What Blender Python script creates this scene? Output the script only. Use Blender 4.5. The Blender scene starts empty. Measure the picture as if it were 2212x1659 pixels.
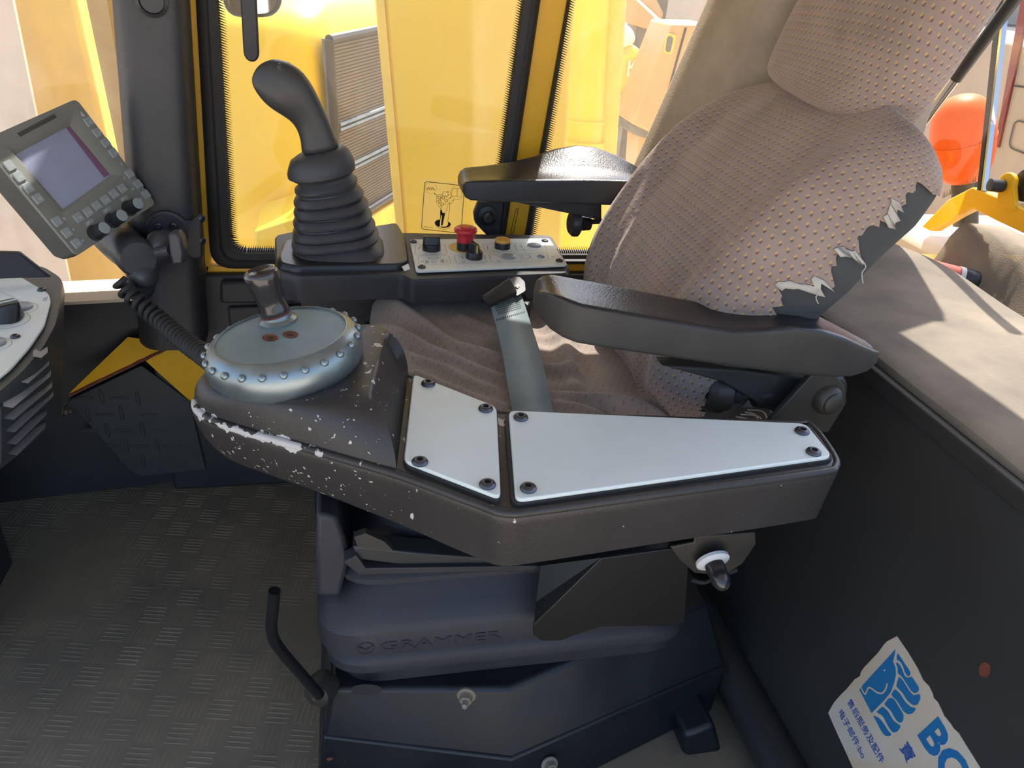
import bpy, bmesh, math, random
from mathutils import Vector, Matrix, noise
random.seed(7)
D = bpy.data
SC = bpy.context.scene
COL = SC.collection
V = Vector
# ------------------------------------------------------------------ camera
IMG_W, IMG_H, FPX = 2212, 1659, 1661.0
CX, CY = 1106.0, 829.5
CAM = V((0, 0, 1.10))
RX = V((0.979, -0.032, 0.201)); RY = V((-0.191, -0.493, 0.849))
RX.normalize(); RY = (RY - RX * RY.dot(RX)).normalized(); RZ = RX.cross(RY)
ROT = Matrix((RX, RY, RZ))            # photo axes (right, down, forward) -> world
cam_data = D.cameras.new('camera'); cam = D.objects.new('camera', cam_data); COL.objects.link(cam)
cam_data.sensor_fit = 'HORIZONTAL'; cam_data.sensor_width = 36.0; cam_data.lens = FPX / IMG_W * 36.0
cam_data.clip_start = 0.02; cam_data.clip_end = 500
c0, c1, c2 = ROT.col[0], ROT.col[1], ROT.col[2]
cam.matrix_world = Matrix(((c0.x, -c1.x, -c2.x, CAM.x), (c0.y, -c1.y, -c2.y, CAM.y), (c0.z, -c1.z, -c2.z, CAM.z), (0, 0, 0, 1)))
SC.camera = cam
# ------------------------------------------------------------------ light
world = D.worlds.new('world'); SC.world = world; world.use_nodes = True
wn = world.node_tree.nodes; wl = world.node_tree.links
for n in list(wn): wn.remove(n)
SUN_EL, SUN_AZ = math.radians(57), V((0.46, 1.0))
sky = wn.new('ShaderNodeTexSky'); sky.sky_type = 'NISHITA'; sky.sun_disc = False
sky.sun_elevation = SUN_EL; sky.sun_rotation = math.atan2(SUN_AZ.x, SUN_AZ.y)
sky.air_density = 1.0; sky.dust_density = 3.0; sky.ozone_density = 1.0; sky.altitude = 50
bg = wn.new('ShaderNodeBackground'); bg.inputs['Strength'].default_value = 0.46
wo = wn.new('ShaderNodeOutputWorld')
wl.new(sky.outputs['Color'], bg.inputs['Color']); wl.new(bg.outputs['Background'], wo.inputs['Surface'])
sd = D.lights.new('sun', 'SUN'); sd.energy = 10.0; sd.angle = math.radians(0.6); sd.color = (1.0, 0.95, 0.88)
sun = D.objects.new('sun', sd); COL.objects.link(sun)
to_sun = V((SUN_AZ.normalized().x * math.cos(SUN_EL), SUN_AZ.normalized().y * math.cos(SUN_EL), math.sin(SUN_EL)))
sun.location = to_sun * 20
sun.rotation_euler = to_sun.to_track_quat('Z', 'Y').to_euler()
SC.view_settings.view_transform = 'Standard'; SC.view_settings.look = 'None'
SC.view_settings.gamma = 1.0; SC.view_settings.use_curve_mapping = False
SC.view_settings.exposure = 0.0

# ------------------------------------------------------------------ pixel -> world helpers
def ray(px, py):
    return ROT @ V((px - CX, py - CY, FPX))
def PX(px, py, x): d = ray(px, py); return CAM + d * ((x - CAM.x) / d.x)
def PY(px, py, y): d = ray(px, py); return CAM + d * ((y - CAM.y) / d.y)
def PZ(px, py, z): d = ray(px, py); return CAM + d * ((z - CAM.z) / d.z)
def PP(px, py, p0, n): d = ray(px, py); return CAM + d * ((p0 - CAM).dot(n) / d.dot(n))
def depth(p): return (p - CAM).dot(c2)
def lin(c): c = c / 255.0; return c / 12.92 if c <= 0.04045 else ((c + 0.055) / 1.055) ** 2.4
def rgb(r, g, b): return (lin(r), lin(g), lin(b), 1.0)

# ------------------------------------------------------------------ mesh building
class MB:
    def __init__(s): s.v = []; s.f = []; s.uv = None
    def add(s, vs, fs):
        o = len(s.v); s.v += [V(p) for p in vs]; s.f += [tuple(i + o for i in f) for f in fs]; return s
    def box(s, lo, hi):
        x0, y0, z0 = lo; x1, y1, z1 = hi
        return s.add([(x0, y0, z0), (x1, y0, z0), (x1, y1, z0), (x0, y1, z0), (x0, y0, z1), (x1, y0, z1), (x1, y1, z1), (x0, y1, z1)],
                     [(3, 2, 1, 0), (4, 5, 6, 7), (0, 1, 5, 4), (1, 2, 6, 5), (2, 3, 7, 6), (3, 0, 4, 7)])
    def obox(s, c, ex, ey, ez):
        c = V(c); vs = []
        for k in (-1, 1):
            for i, j in ((-1, -1), (1, -1), (1, 1), (-1, 1)): vs.append(c + ex * i + ey * j + ez * k)
        return s.add(vs, [(3, 2, 1, 0), (4, 5, 6, 7), (0, 1, 5, 4), (1, 2, 6, 5), (2, 3, 7, 6), (3, 0, 4, 7)])
    def prism(s, poly, vec):
        n = len(poly); vec = V(vec); a = [V(p) for p in poly]; b = [p + vec for p in a]
        return s.hull2(a, b)
    def hull2(s, a, b):
        n = len(a)
        nrm = V((0, 0, 0))
        for i in range(n): nrm += V(a[i]).cross(V(a[(i + 1) % n]))
        flip = nrm.dot(V(b[0]) - V(a[0])) > 0
        fs = [tuple(range(n)), tuple(range(2 * n - 1, n - 1, -1))] + [(i, i + n, (i + 1) % n + n, (i + 1) % n) for i in range(n)]
        if flip: fs = [tuple(reversed(f)) for f in fs]
        return s.add(list(a) + list(b), fs)
    def loft(s, rings, cap0=True, cap1=True, closed=True):
        n = len(rings[0]); vs = [p for r in rings for p in r]; fs = []
        m = n if closed else n - 1
        for k in range(len(rings) - 1):
            for i in range(m):
                a = k * n + i; b = k * n + (i + 1) % n
                fs.append((a, b, b + n, a + n))
        if cap0: fs.append(tuple(reversed(range(n))))
        if cap1: fs.append(tuple(range((len(rings) - 1) * n, len(rings) * n)))
        return s.add(vs, fs)
    def tube(s, path, r, n=10, rs=None, squash=1.0, up=None):
        path = [V(p) for p in path]; rings = []; prev = None
        for i, p in enumerate(path):
            t = (path[min(i + 1, len(path) - 1)] - path[max(i - 1, 0)]).normalized()
            if prev is None:
                a = V(up) if up else (V((0, 0, 1)) if abs(t.z) < 0.9 else V((1, 0, 0)))
                u = (a - t * a.dot(t)).normalized()
            else:
                u = (prev - t * prev.dot(t)).normalized()
            prev = u; w = t.cross(u); rr = rs[i] if rs else r
            rings.append([p + u * (rr * math.cos(2 * math.pi * k / n)) + w * (rr * squash * math.sin(2 * math.pi * k / n)) for k in range(n)])
        return s.loft(rings)
    def lathe(s, prof, o, axis=(0, 0, 1), n=24, ref=None):
        o = V(o); ax = V(axis).normalized()
        a = V(ref) if ref else (V((1, 0, 0)) if abs(ax.x) < 0.9 else V((0, 1, 0)))
        u = (a - ax * a.dot(ax)).normalized(); w = ax.cross(u)
        rings = [[o + ax * h + (u * math.cos(2 * math.pi * k / n) + w * math.sin(2 * math.pi * k / n)) * max(r, 1e-5) for k in range(n)] for r, h in prof]
        return s.loft(rings)
    def grid(s, nu, nv, fn, uvfn=None):
        vs = [fn(i / nu, j / nv) for j in range(nv + 1) for i in range(nu + 1)]
        fs = [(j * (nu + 1) + i, j * (nu + 1) + i + 1, (j + 1) * (nu + 1) + i + 1, (j + 1) * (nu + 1) + i) for j in range(nv) for i in range(nu)]
        if uvfn:
            if s.uv is None: s.uv = []
            s.uv += [uvfn(i / nu, j / nv) for j in range(nv + 1) for i in range(nu + 1)]
        return s.add(vs, fs)
    def ball(s, c, r, n=16, m=10, sc=(1, 1, 1)):
        c = V(c)
        rings = [[c + V((r * sc[0] * math.sin(math.pi * j / m) * math.cos(2 * math.pi * i / n), r * sc[1] * math.sin(math.pi * j / m) * math.sin(2 * math.pi * i / n), -r * sc[2] * math.cos(math.pi * j / m))) for i in range(n)] for j in range(1, m)]
        return s.loft(rings)
    def mesh(s, name, org=V((0, 0, 0)), smooth=40, fix=True):
        me = D.meshes.new(name)
        me.from_pydata([tuple(p - org) for p in s.v], [], s.f)
        if fix:
            bm = bmesh.new(); bm.from_mesh(me); bmesh.ops.recalc_face_normals(bm, faces=bm.faces); bm.to_mesh(me); bm.free()
        if s.uv:
            l = me.uv_layers.new(name='uv')
            for lp in me.loops: l.data[lp.index].uv = s.uv[lp.vertex_index]
        if smooth:
            me.shade_smooth(); me.set_sharp_from_angle(angle=math.radians(smooth))
        me.update()
        return me
ORG = {}
WM = {}
def thing(name, label, cat, loc, group=None, kind=None):
    o = D.objects.new(name, None); COL.objects.link(o); o.location = loc; o.empty_display_size = 0.05
    if label: o['label'] = label
    if cat: o['category'] = cat
    if group: o['group'] = group
    if kind: o['kind'] = kind
    ORG[o.name] = V(loc); return o
def finish(o, m, bevel, seg, sub):
    if m is not None and not o.data.materials: o.data.materials.append(m)
    if bevel:
        b = o.modifiers.new('bevel', 'BEVEL'); b.width = bevel; b.segments = seg; b.limit_method = 'ANGLE'; b.angle_limit = math.radians(35); b.harden_normals = False
    if sub:
        b = o.modifiers.new('subsurf', 'SUBSURF'); b.levels = sub; b.render_levels = sub
def part(name, mb, m, parent, smooth=40, bevel=0, seg=2, sub=0, fix=True, label=None, kind=None):
    org = ORG[parent.name]
    me = mb.mesh(name, org, smooth, fix)
    o = D.objects.new(name, me); COL.objects.link(o); o.parent = parent; ORG[o.name] = org
    if parent.name in WM: o.matrix_local = WM[parent.name].inverted() @ Matrix.Translation(org); WM[o.name] = Matrix.Translation(org)
    finish(o, m, bevel, seg, sub)
    if label: o['label'] = label
    if kind: o['kind'] = kind
    return o
def solo(name, mb, m, label=None, cat=None, group=None, kind=None, smooth=40, bevel=0, seg=2, sub=0, fix=True):
    xs = [p.x for p in mb.v]; ys = [p.y for p in mb.v]; zs = [p.z for p in mb.v]
    org = V(((min(xs) + max(xs)) / 2, (min(ys) + max(ys)) / 2, min(zs)))
    me = mb.mesh(name, org, smooth, fix)
    o = D.objects.new(name, me); COL.objects.link(o); o.location = org; ORG[o.name] = org
    finish(o, m, bevel, seg, sub)
    if label: o['label'] = label
    if cat: o['category'] = cat
    if group: o['group'] = group
    if kind: o['kind'] = kind
    return o
def frame(o, ex, ey, ez):
    o, ex, ey, ez = V(o), V(ex), V(ey), V(ez)
    return Matrix(((ex.x, ey.x, ez.x, o.x), (ex.y, ey.y, ez.y, o.y), (ex.z, ey.z, ez.z, o.z), (0, 0, 0, 1)))
def nframe(o, n, ref=(1, 0, 0)):
    n = V(n).normalized(); r = V(ref); ex = (r - n * r.dot(n)).normalized(); return frame(o, ex, n.cross(ex), n)
def inst(name, me, mw, parent, label=None):
    o = D.objects.new(name, me); COL.objects.link(o); o.parent = parent
    ORG[o.name] = ORG[parent.name]
    o.matrix_local = (WM[parent.name].inverted() if parent.name in WM else Matrix.Translation(-ORG[parent.name])) @ mw
    WM[o.name] = mw.copy()
    if label: o['label'] = label
    return o
def mapped(mb, mw):
    r = MB(); r.v = [mw @ p for p in mb.v]; r.f = list(mb.f); r.uv = mb.uv; return r
def rounded(pts, r, n=5):
    out = []; N = len(pts)
    for i in range(N):
        p = V(pts[i]); a = V(pts[i - 1]); b = V(pts[(i + 1) % N])
        rr = r[i] if isinstance(r, (list, tuple)) else r
        da = (a - p); db = (b - p); k = min(rr, da.length * 0.48, db.length * 0.48)
        p0 = p + da.normalized() * k; p1 = p + db.normalized() * k
        for j in range(n + 1):
            t = j / n; out.append(p0 * (1 - t) ** 2 + p * 2 * t * (1 - t) + p1 * t * t)
    return out
def spline(pts, n=8, closed=False):
    pts = [V(p) for p in pts]; out = []; N = len(pts)
    rng = range(N if closed else N - 1)
    for i in rng:
        g = (lambda k: pts[k % N]) if closed else (lambda k: pts[max(0, min(N - 1, k))])
        p0, p1, p2, p3 = g(i - 1), g(i), g(i + 1), g(i + 2)
        for j in range(n):
            t = j / n
            out.append(0.5 * ((2 * p1) + (p2 - p0) * t + (2 * p0 - 5 * p1 + 4 * p2 - p3) * t * t + (3 * p1 - p0 - 3 * p2 + p3) * t ** 3))
    if not closed: out.append(pts[-1])
    return out
def interp(tab, t):
    if t <= tab[0][0]: return tab[0][1]
    for (a, x), (b, y) in zip(tab, tab[1:]):
        if t <= b:
            k = (t - a) / (b - a); k = k * k * (3 - 2 * k) if False else k
            return x + (y - x) * k
    return tab[-1][1]
def sm(a, b, x):
    t = max(0.0, min(1.0, (x - a) / (b - a))); return t * t * (3 - 2 * t)
def sgp(c, e): return math.copysign(abs(c) ** e, c)
def text_mb(s, mw, size=1.0, extrude=0.0, align='LEFT', bold=0.0):
    cu = D.curves.new('tmp_text', 'FONT'); cu.body = s; cu.size = 1.0; cu.extrude = extrude / size; cu.align_x = align; cu.align_y = 'CENTER'
    cu.resolution_u = 3; cu.offset = bold
    ob = D.objects.new('tmp_text', cu); COL.objects.link(ob)
    dg = bpy.context.evaluated_depsgraph_get(); dg.update()
    me = D.meshes.new_from_object(ob.evaluated_get(dg))
    mb = MB(); mb.add([mw @ (v.co * size) for v in me.vertices], [tuple(p.vertices) for p in me.polygons])
    D.objects.remove(ob); D.curves.remove(cu); D.meshes.remove(me)
    return mb
def join(*mbs):
    r = MB()
    for m in mbs: r.add(m.v, m.f)
    return r
def stroke(pts, w, n, lift=0.0, thick=0.0003, closed=False):
    """thin flat line of width w on a surface with normal n"""
    n = V(n).normalized(); pts = [V(p) for p in pts]; N = len(pts); L = []; R = []
    for i, p in enumerate(pts):
        a = pts[(i - 1) % N] if closed else pts[max(i - 1, 0)]; b = pts[(i + 1) % N] if closed else pts[min(i + 1, N - 1)]
        t = (b - a).normalized(); s = n.cross(t).normalized() * (w / 2)
        L.append(p + s + n * (lift + thick)); R.append(p - s + n * (lift + thick))
    mb = MB(); vs = L + R; m = N if closed else N - 1
    mb.add(vs, [(i, (i + 1) % N, (i + 1) % N + N, i + N) for i in range(m)])
    return mb
def rrect(mw, cx, cy, w, h, r, n=5):
    return [mw @ p for p in rounded([V((cx - w / 2, cy - h / 2, 0)), V((cx + w / 2, cy - h / 2, 0)), V((cx + w / 2, cy + h / 2, 0)), V((cx - w / 2, cy + h / 2, 0))], r, n)]
# ------------------------------------------------------------------ materials
def mat(name, col, rough=0.5, metal=0.0, var=0.0, vscale=8.0, bump=0.0, bscale=300.0, col2=None, spec=0.5, coat=0.0, rvar=0.0, trans=0.0, sheen=0.0, detail=4.0):
    m = D.materials.new(name); m.use_nodes = True; nt = m.node_tree; N = nt.nodes; L = nt.links
    b = N['Principled BSDF']
    b.inputs['Base Color'].default_value = col; b.inputs['Roughness'].default_value = rough; b.inputs['Metallic'].default_value = metal
    b.inputs['Specular IOR Level'].default_value = spec; b.inputs['Coat Weight'].default_value = coat; b.inputs['Transmission Weight'].default_value = trans
    b.inputs['Sheen Weight'].default_value = sheen
    tc = N.new('ShaderNodeTexCoord')
    if var or col2 or rvar:
        n = N.new('ShaderNodeTexNoise'); n.inputs['Scale'].default_value = vscale; n.inputs['Detail'].default_value = detail; n.inputs['Roughness'].default_value = 0.6
        L.new(tc.outputs['Object'], n.inputs['Vector'])
        if var or col2:
            r = N.new('ShaderNodeValToRGB'); r.color_ramp.elements[0].position = 0.32; r.color_ramp.elements[1].position = 0.7
            c2_ = col2 or tuple(min(1, c * (1 + var)) for c in col[:3]) + (1,)
            c1_ = col if col2 else tuple(c * (1 - var) for c in col[:3]) + (1,)
            r.color_ramp.elements[0].color = c1_; r.color_ramp.elements[1].color = c2_
            L.new(n.outputs['Fac'], r.inputs['Fac']); L.new(r.outputs['Color'], b.inputs['Base Color'])
        if rvar:
            mr = N.new('ShaderNodeMapRange'); mr.inputs['From Min'].default_value = 0.3; mr.inputs['From Max'].default_value = 0.7
            mr.inputs['To Min'].default_value = max(0.02, rough - rvar); mr.inputs['To Max'].default_value = min(1, rough + rvar)
            L.new(n.outputs['Fac'], mr.inputs['Value']); L.new(mr.outputs['Result'], b.inputs['Roughness'])
    if bump:
        n2 = N.new('ShaderNodeTexNoise'); n2.inputs['Scale'].default_value = bscale; n2.inputs['Detail'].default_value = 2
        L.new(tc.outputs['Object'], n2.inputs['Vector'])
        bp = N.new('ShaderNodeBump'); bp.inputs['Strength'].default_value = bump; bp.inputs['Distance'].default_value = 0.001
        L.new(n2.outputs['Fac'], bp.inputs['Height']); L.new(bp.outputs['Normal'], b.inputs['Normal'])
    return m
def fabric_mat(name, base, base2, dot_y, dot_d, pu=0.0125, pv=0.0115, strength=1.0):
    m = mat(name, base, 0.95, col2=base2, vscale=14, bump=0.6, bscale=900, spec=0.15, sheen=0.25)
    nt = m.node_tree; N = nt.nodes; L = nt.links; b = N['Principled BSDF']
    src = b.inputs['Base Color'].links[0].from_socket
    uv = N.new('ShaderNodeUVMap'); uv.uv_map = 'uv'
    sx = N.new('ShaderNodeSeparateXYZ'); L.new(uv.outputs['UV'], sx.inputs['Vector'])
    def M(op, a, b_=None, c=None):
        n = N.new('ShaderNodeMath'); n.operation = op
        for i, q in enumerate((a, b_, c)):
            if q is None: continue
            if isinstance(q, (int, float)): n.inputs[i].default_value = q
            else: L.new(q, n.inputs[i])
        return n.outputs[0]
    v = M('DIVIDE', sx.outputs['Y'], pv); row = M('FLOOR', v)
    u = M('ADD', M('DIVIDE', sx.outputs['X'], pu), M('MULTIPLY', M('FLOORED_MODULO', row, 2.0), 0.5))
    fu = M('SUBTRACT', M('FRACT', u), 0.5); fv = M('SUBTRACT', M('FRACT', v), 0.5)
    def box(cu, cv, hu, hv):
        a = M('LESS_THAN', M('ABSOLUTE', M('SUBTRACT', fu, cu)), hu); c = M('LESS_THAN', M('ABSOLUTE', M('SUBTRACT', fv, cv)), hv)
        return M('MULTIPLY', a, c)
    my = box(-0.06, 0.06, 0.115, 0.16); md = box(0.11, -0.11, 0.12, 0.17)
    nz = N.new('ShaderNodeTexNoise'); nz.inputs['Scale'].default_value = 9; nz.inputs['Detail'].default_value = 5; L.new(uv.outputs['UV'], nz.inputs['Vector'])
    sr = N.new('ShaderNodeMapRange'); sr.inputs['From Min'].default_value = 0.62; sr.inputs['From Max'].default_value = 0.76; sr.inputs['To Max'].default_value = 0.35; L.new(nz.outputs['Fac'], sr.inputs['Value'])
    x0 = N.new('ShaderNodeMix'); x0.data_type = 'RGBA'; L.new(sr.outputs['Result'], x0.inputs[0]); L.new(src, x0.inputs[6]); x0.inputs[7].default_value = rgb(60, 52, 46); src = x0.outputs[2]
    x1 = N.new('ShaderNodeMix'); x1.data_type = 'RGBA'; L.new(M('MULTIPLY', md, 0.75 * strength), x1.inputs[0]); L.new(src, x1.inputs[6]); x1.inputs[7].default_value = dot_d
    x2 = N.new('ShaderNodeMix'); x2.data_type = 'RGBA'; L.new(M('MULTIPLY', my, 0.8 * strength), x2.inputs[0]); L.new(x1.outputs[2], x2.inputs[6]); x2.inputs[7].default_value = dot_y
    L.new(x2.outputs[2], b.inputs['Base Color'])
    return m
def glass_mat(name, dust=0.08, streak=0.10, tint=(1, 1, 1, 1)):
    m = D.materials.new(name); m.use_nodes = True; nt = m.node_tree; N = nt.nodes; L = nt.links
    for n in list(N): N.remove(n)
    out = N.new('ShaderNodeOutputMaterial'); tr = N.new('ShaderNodeBsdfTransparent'); tr.inputs['Color'].default_value = tint
    gl = N.new('ShaderNodeBsdfGlossy'); gl.inputs['Roughness'].default_value = 0.03; gl.inputs['Color'].default_value = (1, 1, 1, 1)
    fr = N.new('ShaderNodeFresnel'); fr.inputs['IOR'].default_value = 1.33
    m1 = N.new('ShaderNodeMixShader'); L.new(fr.outputs[0], m1.inputs[0]); L.new(tr.outputs[0], m1.inputs[1]); L.new(gl.outputs[0], m1.inputs[2])
    df = N.new('ShaderNodeBsdfTranslucent'); df.inputs['Color'].default_value = (0.85, 0.8, 0.72, 1)
    d2 = N.new('ShaderNodeBsdfDiffuse'); d2.inputs['Color'].default_value = (0.75, 0.7, 0.62, 1)
    dm = N.new('ShaderNodeMixShader'); dm.inputs[0].default_value = 0.35; L.new(df.outputs[0], dm.inputs[1]); L.new(d2.outputs[0], dm.inputs[2])
    tc = N.new('ShaderNodeTexCoord'); mp = N.new('ShaderNodeMapping'); mp.inputs['Scale'].default_value = (6, 6, 1.6)
    L.new(tc.outputs['Object'], mp.inputs['Vector'])
    nz = N.new('ShaderNodeTexNoise'); nz.inputs['Scale'].default_value = 1.6; nz.inputs['Detail'].default_value = 6; nz.inputs['Roughness'].default_value = 0.65
    L.new(mp.outputs['Vector'], nz.inputs['Vector'])
    mr = N.new('ShaderNodeMapRange'); mr.inputs['From Min'].default_value = 0.45; mr.inputs['From Max'].default_value = 0.8; mr.inputs['To Min'].default_value = dust; mr.inputs['To Max'].default_value = dust + streak
    L.new(nz.outputs['Fac'], mr.inputs['Value'])
    m2 = N.new('ShaderNodeMixShader'); L.new(mr.outputs['Result'], m2.inputs[0]); L.new(m1.outputs[0], m2.inputs[1]); L.new(dm.outputs[0], m2.inputs[2])
    L.new(m2.outputs[0], out.inputs['Surface'])
    return m
MT = {}
MT['floor'] = mat('floor_rubber', rgb(106, 99, 86), 0.7, col2=rgb(134, 123, 103), vscale=5, bump=0.5, bscale=500)
MT['rib'] = mat('floor_rib', rgb(110, 103, 88), 0.6, col2=rgb(146, 135, 112), vscale=5)
MT['plastic'] = mat('black_plastic', rgb(52, 52, 54), 0.5, var=0.15, vscale=10, bump=0.25, bscale=900)
MT['plastic_smooth'] = mat('smooth_black_plastic', rgb(40, 41, 44), 0.35, bump=0.05, bscale=400)
MT['rubber'] = mat('black_rubber', rgb(44, 43, 42), 0.65, var=0.12, vscale=20, bump=0.15, bscale=500)
MT['boot'] = mat('rubber_boot', rgb(66, 66, 68), 0.5, var=0.12, vscale=14, bump=0.12, bscale=600)
MT['grip'] = mat('joystick_grip', rgb(62, 61, 61), 0.42, var=0.1, vscale=10, bump=0.1, bscale=900)
MT['yellow'] = mat('cab_yellow', rgb(232, 176, 22), 0.4, var=0.05, vscale=6, bump=0.06, bscale=60)
MT['yellow_out'] = mat('machine_yellow', rgb(255, 214, 58), 0.4, var=0.05, vscale=2)
MT['yellow_faded'] = mat('faded_yellow', rgb(243, 205, 78), 0.5, var=0.1, vscale=6)
MT['white_panel'] = mat('grey_white_panel', rgb(222, 230, 226), 0.40, var=0.03, vscale=12, bump=0.04, bscale=900)
MT['ink'] = mat('grey_ink', rgb(120, 122, 124), 0.6)
MT['ink_dark'] = mat('dark_ink', rgb(52, 40, 24), 0.6)
MT['screw'] = mat('dark_steel_screw', rgb(92, 92, 98), 0.38, 0.85, var=0.2, vscale=60)
MT['steel'] = mat('zinc_steel', rgb(138, 150, 154), 0.34, 0.8, var=0.15, vscale=20, rvar=0.08)
MT['steel_dish'] = mat('brushed_zinc', rgb(132, 150, 153), 0.5, 0.25, var=0.12, vscale=16)
MT['knob_gloss'] = mat('dark_gloss_knob', rgb(52, 48, 48), 0.24, 0.1, coat=0.5)
MT['rust'] = mat('rust_brown', rgb(112, 62, 44), 0.8, var=0.3, vscale=80)
MT['paint_dark'] = mat('dark_blue_paint', rgb(25, 30, 35), 0.40, var=0.18, vscale=9, rvar=0.1, bump=0.05, bscale=90)
MT['paint_black'] = mat('black_gloss_paint', rgb(54, 54, 53), 0.42, var=0.1, vscale=6, bump=0.03, bscale=40)
MT['plate_black'] = mat('plate_black_paint', rgb(32, 31, 29), 0.35, var=0.1, vscale=8)
MT['lever'] = mat('gloss_black_lever', rgb(22, 23, 25), 0.2)
MT['mount'] = mat('mount_plastic', rgb(62, 64, 68), 0.42, bump=0.05, bscale=400)
MT['bellow'] = mat('seat_bellow', rgb(49, 49, 54), 0.55, var=0.12, vscale=9, bump=0.2, bscale=800)
MT['armrest'] = mat('armrest_vinyl', rgb(34, 34, 36), 0.30, var=0.12, vscale=12, bump=0.5, bscale=330)
MT['armside'] = mat('armrest_side', rgb(48, 46, 44), 0.6, col2=rgb(66, 62, 56), vscale=7, bump=0.15, bscale=500)
MT['foam'] = mat('dark_foam', rgb(66, 68, 68), 0.85, var=0.12, vscale=20, bump=0.3, bscale=400)
MT['lint'] = mat('white_lint', rgb(188, 182, 172), 0.95, var=0.1, vscale=60)
MT['webbing'] = mat('belt_webbing', rgb(122, 136, 138), 0.6, var=0.1, vscale=20, bump=0.5, bscale=900)
MT['webbing_l'] = mat('belt_webbing_light', rgb(138, 152, 156), 0.6, var=0.06, vscale=30, bump=0.6, bscale=900)
MT['stitch'] = mat('black_stitching', rgb(40, 42, 44), 0.8)
MT['carpet'] = mat('grey_carpet', rgb(108, 101, 92), 0.95, col2=rgb(136, 126, 111), vscale=6, bump=1.0, bscale=420, spec=0.1)
MT['trim_fabric'] = mat('pillar_carpet', rgb(150, 138, 122), 0.95, col2=rgb(172, 158, 140), vscale=10, bump=1.0, bscale=260, spec=0.1)
MT['seat_fab'] = fabric_mat('seat_fabric', rgb(143, 126, 117), rgb(159, 141, 132), rgb(196, 160, 100), rgb(100, 72, 64), strength=1.0)
MT['cush_fab'] = fabric_mat('cushion_fabric', rgb(135, 123, 114), rgb(154, 141, 131), rgb(170, 146, 112), rgb(98, 80, 70), strength=0.55)
MT['monitor'] = mat('monitor_grey', rgb(126, 126, 118), 0.5, var=0.05, vscale=20, bump=0.08, bscale=900)
MT['monitor_side'] = mat('monitor_dark', rgb(74, 72, 66), 0.55, var=0.1, vscale=14)
MT['key'] = mat('monitor_key', rgb(146, 152, 152), 0.45)
MT['key_ink'] = mat('key_ink', rgb(196, 202, 200), 0.5)
MT['red'] = mat('red_button', rgb(206, 44, 58), 0.35, coat=0.2)
MT['red_d'] = mat('red_button_mark', rgb(140, 30, 40), 0.5)
MT['orange_btn'] = mat('orange_button', rgb(232, 172, 74), 0.4)
MT['gold'] = mat('yellow_disc', rgb(214, 182, 96), 0.5)
MT['grey_plug'] = mat('grey_plug', rgb(142, 152, 154), 0.4)
MT['dust'] = mat('dusty_chrome', rgb(150, 142, 128), 0.5, 0.4)
MT['chrome'] = mat('chrome', rgb(190, 190, 192), 0.15, 1.0)
MT['orange'] = mat('orange_plastic', rgb(222, 88, 0), 0.5, var=0.05, vscale=8, spec=0.2)
MT['orange'].node_tree.nodes['Principled BSDF'].inputs['Subsurface Weight'].default_value = 0.0
MT['orange'].node_tree.nodes['Principled BSDF'].inputs['Subsurface Radius'].default_value = (0.05, 0.02, 0.01)
MT['paper'] = mat('sticker_paper', rgb(208, 206, 198), 0.6, col2=rgb(206, 180, 144), vscale=6)
MT['blue'] = mat('sticker_blue', rgb(26, 108, 178), 0.5, col2=rgb(40, 122, 164), vscale=9)
MT['blue_txt'] = mat('sticker_text', rgb(44, 84, 160), 0.5)
MT['decal'] = mat('decal_cream', rgb(252, 226, 150), 0.5)
MT['sand'] = mat('sand_ground', rgb(200, 186, 168), 0.95, col2=rgb(218, 204, 186), vscale=0.6, bump=0.6, bscale=6)
MT['black_metal'] = mat('dark_metal', rgb(56, 56, 58), 0.5, 0.2, var=0.15, vscale=8)
MT['grille'] = mat('radiator_grey', rgb(120, 112, 96), 0.6, var=0.12, vscale=8)
MT['white_paint'] = mat('white_paint', rgb(236, 232, 226), 0.5)
MT['tan_paint'] = mat('tan_paint', rgb(218, 168, 104), 0.5, var=0.1, vscale=2)
MT['beige_wall'] = mat('beige_wall', rgb(202, 184, 160), 0.8, var=0.08, vscale=1.5)
MT['truck'] = mat('truck_beige', rgb(160, 142, 122), 0.8, var=0.08, vscale=1.5)
MT['dark_red'] = mat('dark_red_paint', rgb(120, 50, 40), 0.5)
MT['mirror'] = mat('mirror', rgb(205, 206, 206), 0.06, 1.0)
MT['white_plastic'] = mat('white_plastic', rgb(214, 216, 216), 0.4)
MT['bracket_dark'] = mat('dusty_bracket', rgb(42, 40, 37), 0.5, col2=rgb(64, 59, 50), vscale=12, bump=0.1, bscale=300)
MT['can'] = mat('pink_can', rgb(178, 96, 84), 0.4)
MT['glass'] = glass_mat('dusty_glass', 0.09, 0.08)
MT['glass_dusty'] = glass_mat('very_dusty_glass', 0.09, 0.16)
MT['glass_rear'] = glass_mat('rear_glass', 0.002, 0.008)
MT['ceiling'] = mat('ceiling_lining', rgb(170, 164, 154), 0.95)
# screen: unlit display glass, mottled grey-blue
MT['screen'] = mat('display_screen', rgb(158, 168, 190), 0.22, col2=rgb(150, 150, 176), vscale=5)
MT['screen_p'] = mat('display_screen_edge', rgb(128, 92, 118), 0.25)
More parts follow.
